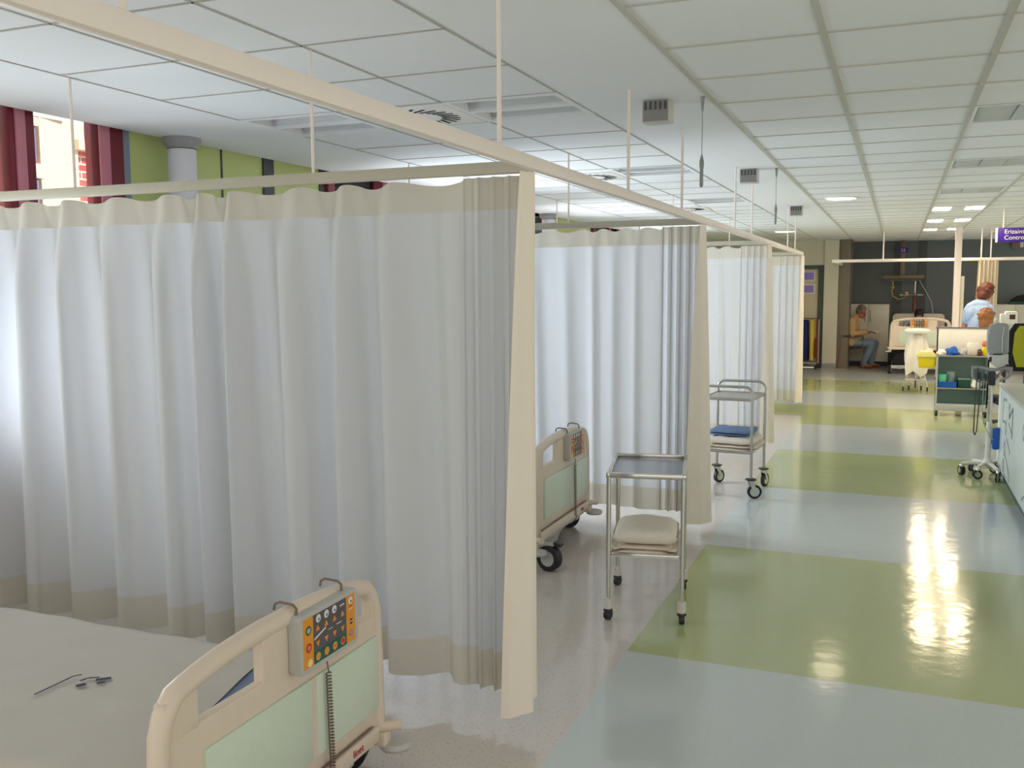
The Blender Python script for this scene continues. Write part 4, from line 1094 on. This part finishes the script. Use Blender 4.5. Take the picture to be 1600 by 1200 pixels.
# black bag under the far bed
b = thing('black_bag', 'black bag tucked under the far raised bed', 'bag', (.18, 19.12, .172))
m = MB(); m.prism([(-.22, 0), (.22, 0), (.24, .13), (.14, .26), (-.10, .27), (-.22, .15)], -.12, .12, M_blackcloth, 'XZ', .04); m.build('body', b); m = MB(); m.tube([(-.10, 0, .255), (-.06, 0, .285), (.04, 0, .285), (.09, 0, .25)], .009, M_dark, 8); m.build('strap', b)

# ------------------------------------------------------------------ people (voxel-merged bodies)
def capsule(bm, p0, p1, r0, r1, n=12):
    p0, p1 = Vector(p0), Vector(p1)
    for c, r in ((p0, r0), (p1, r1)):
        bmesh.ops.create_uvsphere(bm, u_segments=n, v_segments=8, radius=r, matrix=Matrix.Translation(c))
    d = p1 - p0; L = d.length
    if L > 1e-4:
        q = d.to_track_quat('Z', 'Y').to_matrix().to_4x4()
        bmesh.ops.create_cone(bm, cap_ends=True, segments=n, radius1=r0, radius2=r1, depth=L, matrix=Matrix.Translation((p0 + p1) / 2) @ q)
def ell(bm, c, r, rot=None):
    M = Matrix.Translation(c) @ (rot.to_4x4() if rot is not None else Matrix.Identity(4)) @ Matrix.Diagonal((r[0], r[1], r[2], 1))
    bmesh.ops.create_uvsphere(bm, u_segments=18, v_segments=12, radius=1, matrix=M)
def fuse(name, bm, m, parent, voxel=.012, smooth=4):
    me = bpy.data.meshes.new(name); bm.to_mesh(me); bm.free()
    o = bpy.data.objects.new(name + '_tmp', me); COL.objects.link(o)
    r = o.modifiers.new('r', 'REMESH'); r.mode = 'VOXEL'; r.voxel_size = voxel; r.use_smooth_shade = True
    s = o.modifiers.new('s', 'SMOOTH'); s.iterations = smooth; s.factor = .5
    bpy.context.view_layer.update(); dg = bpy.context.evaluated_depsgraph_get()
    me2 = bpy.data.meshes.new_from_object(o.evaluated_get(dg)); bpy.data.objects.remove(o)
    me2.materials.clear(); me2.materials.append(m)
    for p in me2.polygons: p.use_smooth = True; p.material_index = 0
    o2 = bpy.data.objects.new(name, me2); COL.objects.link(o2); o2.parent = parent; return o2
def head_to(bm, c, fwd, up=(0, 0, 1), s=1.0):
    f = Vector(fwd).normalized(); u = Vector(up); r = f.cross(u).normalized(); u = r.cross(f).normalized()
    R = Matrix((r, f, u)).transposed(); c = Vector(c)
    def P(x, y, z): return c + R @ Vector((x * s, y * s, z * s))
    ell(bm, P(0, -.012, .025), (.078 * s, .098 * s, .095 * s), R); ell(bm, P(0, .022, -.05), (.058 * s, .066 * s, .07 * s), R)
    ell(bm, P(0, .075, -.085), (.026 * s, .022 * s, .022 * s), R)                         # chin
    capsule(bm, P(0, .09, .012), P(0, .108, -.028), .011 * s, .016 * s, 10)                 # nose
    ell(bm, P(0, .085, -.058), (.026 * s, .013 * s, .008 * s), R); ell(bm, P(0, .082, .03), (.06 * s, .018 * s, .012 * s), R)   # mouth, brow
    for q in (-1, 1): ell(bm, P(q * .080, -.005, -.012), (.012 * s, .024 * s, .034 * s), R)    # ears
    return P, R
def hand(bm, wrist, d, palm_n, side=1, curl=.6, s=1.0):
    # d: direction to fingers, palm_n: palm normal
    d = Vector(d).normalized(); n = Vector(palm_n).normalized(); a = d.cross(n).normalized() * side; w = Vector(wrist)
    for k in range(4): capsule(bm, w + a * (.012 * (k - 1.5)), w + d * .085 * s + a * (.021 * (k - 1.5)), .014, .0115, 8)
    for k, L in enumerate((.068, .078, .072, .055)):
        b0 = w + d * .088 * s + a * (.021 * (k - 1.5)); d1 = (d + n * curl * .5).normalized(); d2 = (d + n * curl * 1.5).normalized()
        m1 = b0 + d1 * L * .5; e1 = m1 + d2 * L * .5
        capsule(bm, b0, m1, .0095, .009, 8); capsule(bm, m1, e1, .009, .0075, 8)
    t0 = w + d * .025 + a * (-.03); t1 = t0 + (d * .6 - a * .7 + n * .4).normalized() * .042; t2 = t1 + (d * .9 - a * .15 + n * .5).normalized() * .032
    capsule(bm, t0, t1, .013, .011, 8); capsule(bm, t1, t2, .011, .009, 8)
def eyes(P, par, s=1.0):
    m = MB()
    for q in (-1, 1): m.sph(P(q * .031, .083, .008), .0115 * s, M_eye, 10, 8)
    m.build('eyes', par)
def hair_on(P, R, par, m, back=.08, low=-.03, s=1.0, vol=1.0, nm='hair', extra=None, lumps=0):
    bm = bmesh.new()
    ell(bm, P(0, -.022, .038), (.088 * s * vol, .102 * s * vol, .094 * s * vol), R)
    ell(bm, P(0, -.055, low), (.078 * s * vol, .062 * s * vol, back * s), R)
    for q in (-1, 1): ell(bm, P(q * .066, -.022, low + .01), (.025 * s * vol, .045 * s, .06 * s), R)
    if extra: extra(bm)
    rnd = random.Random(3)
    for k in range(lumps):
        a = rnd.uniform(0, 2 * pi); e = rnd.uniform(-.4, 1.4); rr_ = .085 * s * vol
        q = (rr_ * cos(a) * cos(e), min(.03, rr_ * sin(a) * cos(e) - .02), .04 + rr_ * 1.05 * sin(e)); ell(bm, P(*q), (.03, .03, .024), R)
    fuse(nm, bm, m, par, .009, 2)

# seated man, facing +x, looking down at a tablet
PMN = thing('person', 'seated man in tan jacket and jeans looking down at a tablet by the far pillar', 'person', (MANX, MANY, 0))
bm = bmesh.new()
HIP = [(-.06, s * .09, .50) for s in (-1, 1)]; KN = [(.36, -.10, .52), (.40, .12, .50)]; AN = [(.20, -.10, .09), (.33, .13, .09)]
for i in (0, 1):
    capsule(bm, HIP[i], KN[i], .085, .06); capsule(bm, KN[i], AN[i], .058, .042)
capsule(bm, (-.07, 0, .52), (-.07, 0, .70), .13, .13); capsule(bm, (-.07, 0, .70), (-.03, 0, .92), .13, .12)
capsule(bm, (-.03, -.15, .97), (-.03, .15, .97), .07, .07); capsule(bm, (-.02, 0, .98), (.06, 0, 1.07), .055, .05)
SHD = [(-.03, -.19, .965), (-.03, .19, .965)]; ELB = [(-.02, -.235, .70), (.02, .235, .70)]; WR = [(.24, -.10, .73), (.25, .10, .73)]
for i in (0, 1):
    capsule(bm, SHD[i], ELB[i], .052, .043); capsule(bm, ELB[i], WR[i], .042, .028)
    hand(bm, WR[i], (1, .25 * (1 if i == 0 else -1), .02), (0, 0, -1) if i else (0, 0, -1), 1 if i else -1, .5)
P, R = head_to(bm, (.12, 0, 1.13), (.80, -.28, -.42))
capsule(bm, AN[0], (.27, -.10, .05), .04, .04); capsule(bm, AN[1], (.40, .13, .05), .04, .04)
body = fuse('body', bm, M_skinr, PMN, .0085, 3)
hair_on(P, R, body, M_hairg, .06, .0, vol=1.0, lumps=25); eyes(P, body)
bm = bmesh.new()
capsule(bm, (-.07, -.06, .535), (-.07, .06, .535), .155, .155); ell(bm, (.03, 0, .60), (.13, .19, .13)); capsule(bm, (-.07, 0, .55), (-.07, 0, .70), .165, .165); capsule(bm, (-.07, 0, .70), (-.03, 0, .92), .155, .14); capsule(bm, (-.03, -.15, .97), (-.03, .15, .97), .088, .088); capsule(bm, (-.02, 0, .98), (.02, 0, 1.03), .085, .07)
for i in (0, 1): capsule(bm, SHD[i], ELB[i], .075, .066); capsule(bm, ELB[i], [WR[i][k] * .9 + ELB[i][k] * .1 for k in range(3)], .066, .048)
fuse('jacket', bm, M_tan, PMN, .011, 3)
bm = bmesh.new()
capsule(bm, (-.07, -.05, .50), (-.07, .05, .50), .13, .13)
for i in (0, 1): capsule(bm, HIP[i], KN[i], .10, .078); capsule(bm, KN[i], [AN[i][0], AN[i][1], AN[i][2] + .02], .076, .065)
fuse('jeans', bm, M_jean, PMN, .011, 3)
for i in (0, 1):
    bm = bmesh.new(); capsule(bm, (AN[i][0] - .03, AN[i][1], .05), (AN[i][0] + .14, AN[i][1], .04), .046, .038); o = fuse('shoe', bm, M_shoe, PMN, .01, 2)
TB = thing('tablet', 'pale tablet held in the hands of the seated man', 'tablet', (MANX + .40, MANY, .735), 0)
TB.rotation_euler = (0, radians(14), 0)
MB().box((0, 0, 0), (.17, .24, .012), M_greyp, bev=.004).build('case', TB); MB().box((0, 0, .0065), (.15, .22, .002), M_kwhite).build('screen', TB)

# nurse seen from behind
NU = thing('person', 'standing nurse in light blue tunic with red brown hair, seen from behind', 'person', (1.08, 15.0, 0), radians(-12))
bm = bmesh.new()
for s in (-1, 1):
    capsule(bm, (s * .09, 0, .88), (s * .10, .02, .48), .085, .058); capsule(bm, (s * .10, .02, .48), (s * .10, -.02, .08), .056, .038); capsule(bm, (s * .10, -.04, .05), (s * .11, .13, .04), .042, .036)
capsule(bm, (0, 0, .90), (0, .0, 1.10), .14, .12); capsule(bm, (0, 0, 1.10), (0, .055, 1.24), .115, .10); capsule(bm, (-.10, .055, 1.305), (.10, .055, 1.29), .058, .058); capsule(bm, (.01, .065, 1.33), (.05, .12, 1.47), .052, .048)
NS_ = [(-.145, .05, 1.30), (.145, .05, 1.28)]; NE = [(-.20, .08, 1.06), (.17, .10, 1.04)]; NW = [(-.13, .30, 1.05), (.14, .33, 1.04)]
for i in (0, 1):
    capsule(bm, NS_[i], NE[i], .05, .04); capsule(bm, NE[i], NW[i], .04, .027); hand(bm, NW[i], (.3 * (1 if i == 0 else -1), 1, -.1), (0, 0, -1), 1 if i else -1, .6)
P, R = head_to(bm, (.06, .15, 1.535), (.42, .80, -.42))
body = fuse('body', bm, M_skin, NU, .0085, 3)
hair_on(P, R, body, M_hairr, .10, -.035, vol=1.16, lumps=60, extra=lambda bm_: ell(bm_, P(0, -.06, .05), (.09, .075, .085), R)); eyes(P, body)
bm = bmesh.new()
capsule(bm, (0, 0, .78), (0, .0, 1.10), .165, .145); capsule(bm, (0, 0, 1.10), (0, .05, 1.26), .145, .14); capsule(bm, (-.105, .05, 1.328), (.105, .05, 1.308), .088, .088); capsule(bm, (0, .055, 1.34), (.018, .07, 1.395), .09, .07); capsule(bm, (-.05, .05, 1.362), (.06, .055, 1.355), .088, .088)
for s in (-1, 1): ell(bm, (s * .07, .0, .80), (.12, .14, .10)); ell(bm, (s * .08, .03, 1.22), (.11, .13, .16))
for i in (0, 1): capsule(bm, NS_[i], [NS_[i][k] * .35 + NE[i][k] * .65 for k in range(3)], .066, .058)
fuse('tunic', bm, M_scrub, NU, .011, 3)
bm = bmesh.new()
for s in (-1, 1): capsule(bm, (s * .085, 0, .86), (s * .10, .02, .48), .105, .08); capsule(bm, (s * .10, .02, .48), (s * .10, -.02, .10), .078, .07)
fuse('trousers', bm, M_scrubw, NU, .012, 3)
for s in (-1, 1):
    bm = bmesh.new(); capsule(bm, (s * .10, -.04, .048), (s * .11, .13, .042), .047, .041); fuse('shoe', bm, M_scrubw, NU, .01, 2)

# seated colleague with light brown hair, back to the camera
SK = thing('stool', 'round stool under the seated person with light brown hair', 'stool', (1.13, 14.25, 0))
MB().lathe((0, 0, 0), [(.16, .40), (.18, .42), (.18, .45), (.15, .46), (.01, .462)], M_dark, 24).build('seat', SK); MB().cyl((0, 0, .06), (0, 0, .41), .025, M_steel).build('column', SK)
m = MB()
for k in range(5):
    a = 2 * pi * k / 5; m.tube([(0, 0, .08), (.22 * cos(a), .22 * sin(a), .022)], .018, M_steel, 8)
m.build('base', SK)
SD = thing('person', 'seated person with light brown hair holding a white card, behind the supply cart', 'person', (1.13, 14.25, 0), radians(8))
bm = bmesh.new()
for s in (-1, 1):
    capsule(bm, (s * .09, -.02, .53), (s * .12, .38, .53), .082, .058); capsule(bm, (s * .12, .38, .53), (s * .12, .34, .09), .055, .04); capsule(bm, (s * .12, .33, .05), (s * .12, .48, .04), .04, .035)
capsule(bm, (0, -.02, .56), (0, -.02, .76), .135, .12); capsule(bm, (0, -.02, .76), (0, .0, .94), .12, .115); capsule(bm, (-.12, .0, 1.0), (.12, .0, 1.0), .065, .065); capsule(bm, (0, 0, 1.02), (0, .03, 1.11), .05, .046)
SS = [(-.17, .0, .99), (.17, .0, .99)]; SE = [(-.24, .03, .78), (.25, .06, .80)]; SW = [(-.10, .24, .90), (.06, .27, 1.03)]
for i in (0, 1):
    capsule(bm, SS[i], SE[i], .048, .04); capsule(bm, SE[i], SW[i], .04, .027)
hand(bm, SW[0], (.5, .6, .5), (0, -.5, .8), -1, .4); hand(bm, SW[1], (-.3, .2, .9), (0, 1, 0), 1, .4)
P, R = head_to(bm, (.0, .05, 1.19), (.35, .90, -.15))
body = fuse('body', bm, M_skin, SD, .0085, 3)
hair_on(P, R, body, M_hairo, .11, -.05, vol=1.12, lumps=45); eyes(P, body)
bm = bmesh.new()
capsule(bm, (0, -.02, .52), (0, -.02, .76), .16, .145); capsule(bm, (0, -.02, .76), (0, .0, .93), .145, .135); capsule(bm, (-.12, .0, .995), (.12, .0, .995), .08, .08)
for i in (0, 1): capsule(bm, SS[i], SE[i], .066, .058); capsule(bm, SE[i], [SE[i][k] * .3 + SW[i][k] * .7 for k in range(3)], .056, .044)
fuse('tunic', bm, M_scrubw, SD, .011, 3)
bm = bmesh.new()
for s in (-1, 1): capsule(bm, (s * .09, -.02, .53), (s * .12, .38, .53), .10, .076); capsule(bm, (s * .12, .38, .53), (s * .12, .34, .12), .075, .066)
fuse('trousers', bm, M_scrubw, SD, .012, 3)
for s in (-1, 1):
    bm = bmesh.new(); capsule(bm, (s * .12, .32, .046), (s * .12, .48, .042), .046, .041); fuse('shoe', bm, M_scrubw, SD, .01, 2)
CD = tag(MB().box((0, 0, 0), (.09, .004, .12), M_kwhite, rot=Matrix.Rotation(.5, 3, 'Y')).build('paper_card', None, (1.20, 14.50, 1.17)), 'small white card held up by the seated person with light brown hair', 'card')

# patient in the far bed: dark hair over the footboard, body under a blanket
PT = thing('person', 'patient with dark hair lying under a sheet in the far bed', 'person', (BED3[0], BED3[1], 0))
bz = .135 + .33 + .257
bm = bmesh.new()
for s in (-1, 1): capsule(bm, (s * .10, .95, bz + .085), (s * .10, .60, bz + .075), .08, .06); capsule(bm, (s * .10, .60, bz + .075), (s * .10, .22, bz + .06), .055, .04); capsule(bm, (s * .10, .20, bz + .06), (s * .10, .17, bz + .14), .035, .03)
capsule(bm, (0, 1.0, bz + .12), (0, 1.35, bz + .18), .12, .12); capsule(bm, (-.13, 1.45, bz + .22), (.13, 1.45, bz + .22), .065, .065); capsule(bm, (0, 1.48, bz + .22), (0, 1.55, bz + .26), .05, .045)
for s in (-1, 1):
    capsule(bm, (s * .18, 1.43, bz + .20), (s * .25, 1.20, bz + .08), .045, .038); capsule(bm, (s * .25, 1.20, bz + .08), (s * .17, .98, bz + .22), .036, .026); hand(bm, (s * .17, .98, bz + .22), (-.3 * s, -1, -.1), (0, 0, -1), s, .3)
P, R = head_to(bm, (0, 1.60, bz + .335), (0, -.90, -.42))
body = fuse('body', bm, M_skin, PT, .0085, 3)
hair_on(P, R, body, M_hairk, .08, -.01, vol=1.06); eyes(P, body)
bm = bmesh.new(); capsule(bm, (0, 1.0, bz + .12), (0, 1.36, bz + .18), .135, .135); capsule(bm, (-.13, 1.44, bz + .21), (.13, 1.44, bz + .21), .08, .08)
for s in (-1, 1): capsule(bm, (s * .18, 1.43, bz + .20), (s * .235, 1.25, bz + .11), .062, .055)
fuse('gown', bm, M_scrub, PT, .012, 3)
# pillow and blanket of the far bed
folded('pillow', 'white pillow propped at the head of the far bed', 'pillow', (BED3[0], BED3[1] + 1.78, bz), 0, .62, .34, 1, .30, M_sheet, 3)
vs = []; fs = []
NX, NY = 40, 24
for i in range(NX + 1):
    y = .10 + .95 * i / NX
    for j in range(NY + 1):
        u = -1 + 2 * j / NY; x = u * .60
        if abs(x) < .47: xx, zz = x, bz + .02 + .19 * math.exp(-(x / .23) ** 2) * (1 if y > .1 else 0)
        else: xx = math.copysign(.47 + .02, x); zz = bz + .02 - (abs(x) - .47) * 1.5
        vs.append((xx, y, zz + .006 * sin(y * 17 + x * 9)))
for i in range(NX):
    for j in range(NY): fs.append((i * (NY + 1) + j, (i + 1) * (NY + 1) + j, (i + 1) * (NY + 1) + j + 1, i * (NY + 1) + j + 1))
b = MB(); b.add(vs, fs, M_sheet); tag(b.build('bed_sheet', None, (BED3[0], BED3[1], 0), smooth=70), 'white sheet covering the patient and hanging over the side of the far bed', 'sheet')

# ------------------------------------------------------------------ building across the street
OB = thing('street_building', 'sunlit brick and stone building seen through the window', 'building', (-8.0, 0, 0))
def ob(y0, y1, z0, z1, m, x1=0.0, x0=-.5): return (x0, y0, z0), (x1, y1, z1), m
m = MB(); m.box2((-.5, -6, -2), (0, 24, 9), M_brick); m.build('brick_wall', OB)
m = MB()
m.box2((0, 7.02, -2), (.06, 7.49, 9), M_stone); m.box2((0, -6, -2), (.03, 6.80, 9), M_stone); m.box2((0, 6.80, 2.76), (.07, 7.05, 2.90), M_stone); m.box2((0, 7.45, 3.10), (.12, 7.95, 3.20), M_stone)
m.box2((0, 6.6, 3.27), (.05, 7.10, 3.40), M_stone); m.box2((0, 7.46, 3.2), (.04, 7.60, 9), M_stone); m.box2((0, 7.95, -2), (.05, 9.4, 9), M_stone)
m.box2((0, -6, 3.72), (.25, 24, 3.86), M_stone); m.build('stone_band', OB)
m = MB(); m.prism([(6.80, 3.42), (7.30, 3.36), (7.34, 3.60), (6.80, 3.60)], .0, .10, M_outglass, 'YZ'); m.build('cornice', OB)
for (a, b_, c, d_) in ((6.82, 6.99, 2.92, 3.25), (6.82, 7.0, 2.2, 2.74), (7.61, 7.72, 3.22, 3.46), (4.6, 5.6, 2.2, 3.5), (9.6, 10.6, 2.2, 3.5)):
    m = MB(); m.box2((.03, a, c), (.045, b_, d_), M_outglass); m.build('window', OB)

# ------------------------------------------------------------------ lights
def area(name, loc, rot, sx, sy, power, color):
    L = bpy.data.lights.new(name, 'AREA'); L.shape = 'RECTANGLE'; L.size = sx; L.size_y = sy; L.energy = power; L.color = color
    o = bpy.data.objects.new(name, L); COL.objects.link(o); o.location = loc; o.rotation_euler = rot; return o
# daylight at each window opening (just outside the panes, below the part the photo sees)
for k, (a, b) in enumerate(wins):
    area('daylight', (-4.42 - (.12 if k == 1 else 0), (a + b) / 2, 1.42), (0, radians(-122 if k == 1 else -108), 0), 1.1, (b - a) - .3, [12, 44, 116, 112, 88][k], (.90, .95, 1.0))
S = bpy.data.lights.new('sun', 'SUN'); S.energy = 4.0; S.angle = .05; S.color = (1, .95, .88)
so = bpy.data.objects.new('sun', S); COL.objects.link(so); so.rotation_euler = (0, radians(50), 0); so.location = (5, 8, 8)

w = bpy.data.worlds.new('World'); scene.world = w; w.use_nodes = True
bg = w.node_tree.nodes['Background']; bg.inputs[0].default_value = (1.0, .962, .925, 1); bg.inputs[1].default_value = .82

# ------------------------------------------------------------------ camera
cam = bpy.data.cameras.new('camera'); cam.sensor_width = 36; cam.sensor_fit = 'HORIZONTAL'; cam.lens = 1465 / 1600 * 36
co = bpy.data.objects.new('camera', cam); COL.objects.link(co)
r_ = Vector((0.9252201860226933, 0.37939803279505924, -0.004973940829158606)); dn = Vector((0.03406143946573275, -0.09610579307556964, -0.9947881658317201)); fw = Vector((-0.3778986976924571, 0.9202286722595394, -0.10184186287470401))
R3 = Matrix((r_, -dn, -fw)).transposed()
co.matrix_world = Matrix.Translation((0, 0, 1.65)) @ R3.to_4x4()
cam.clip_start = .05
scene.camera = co
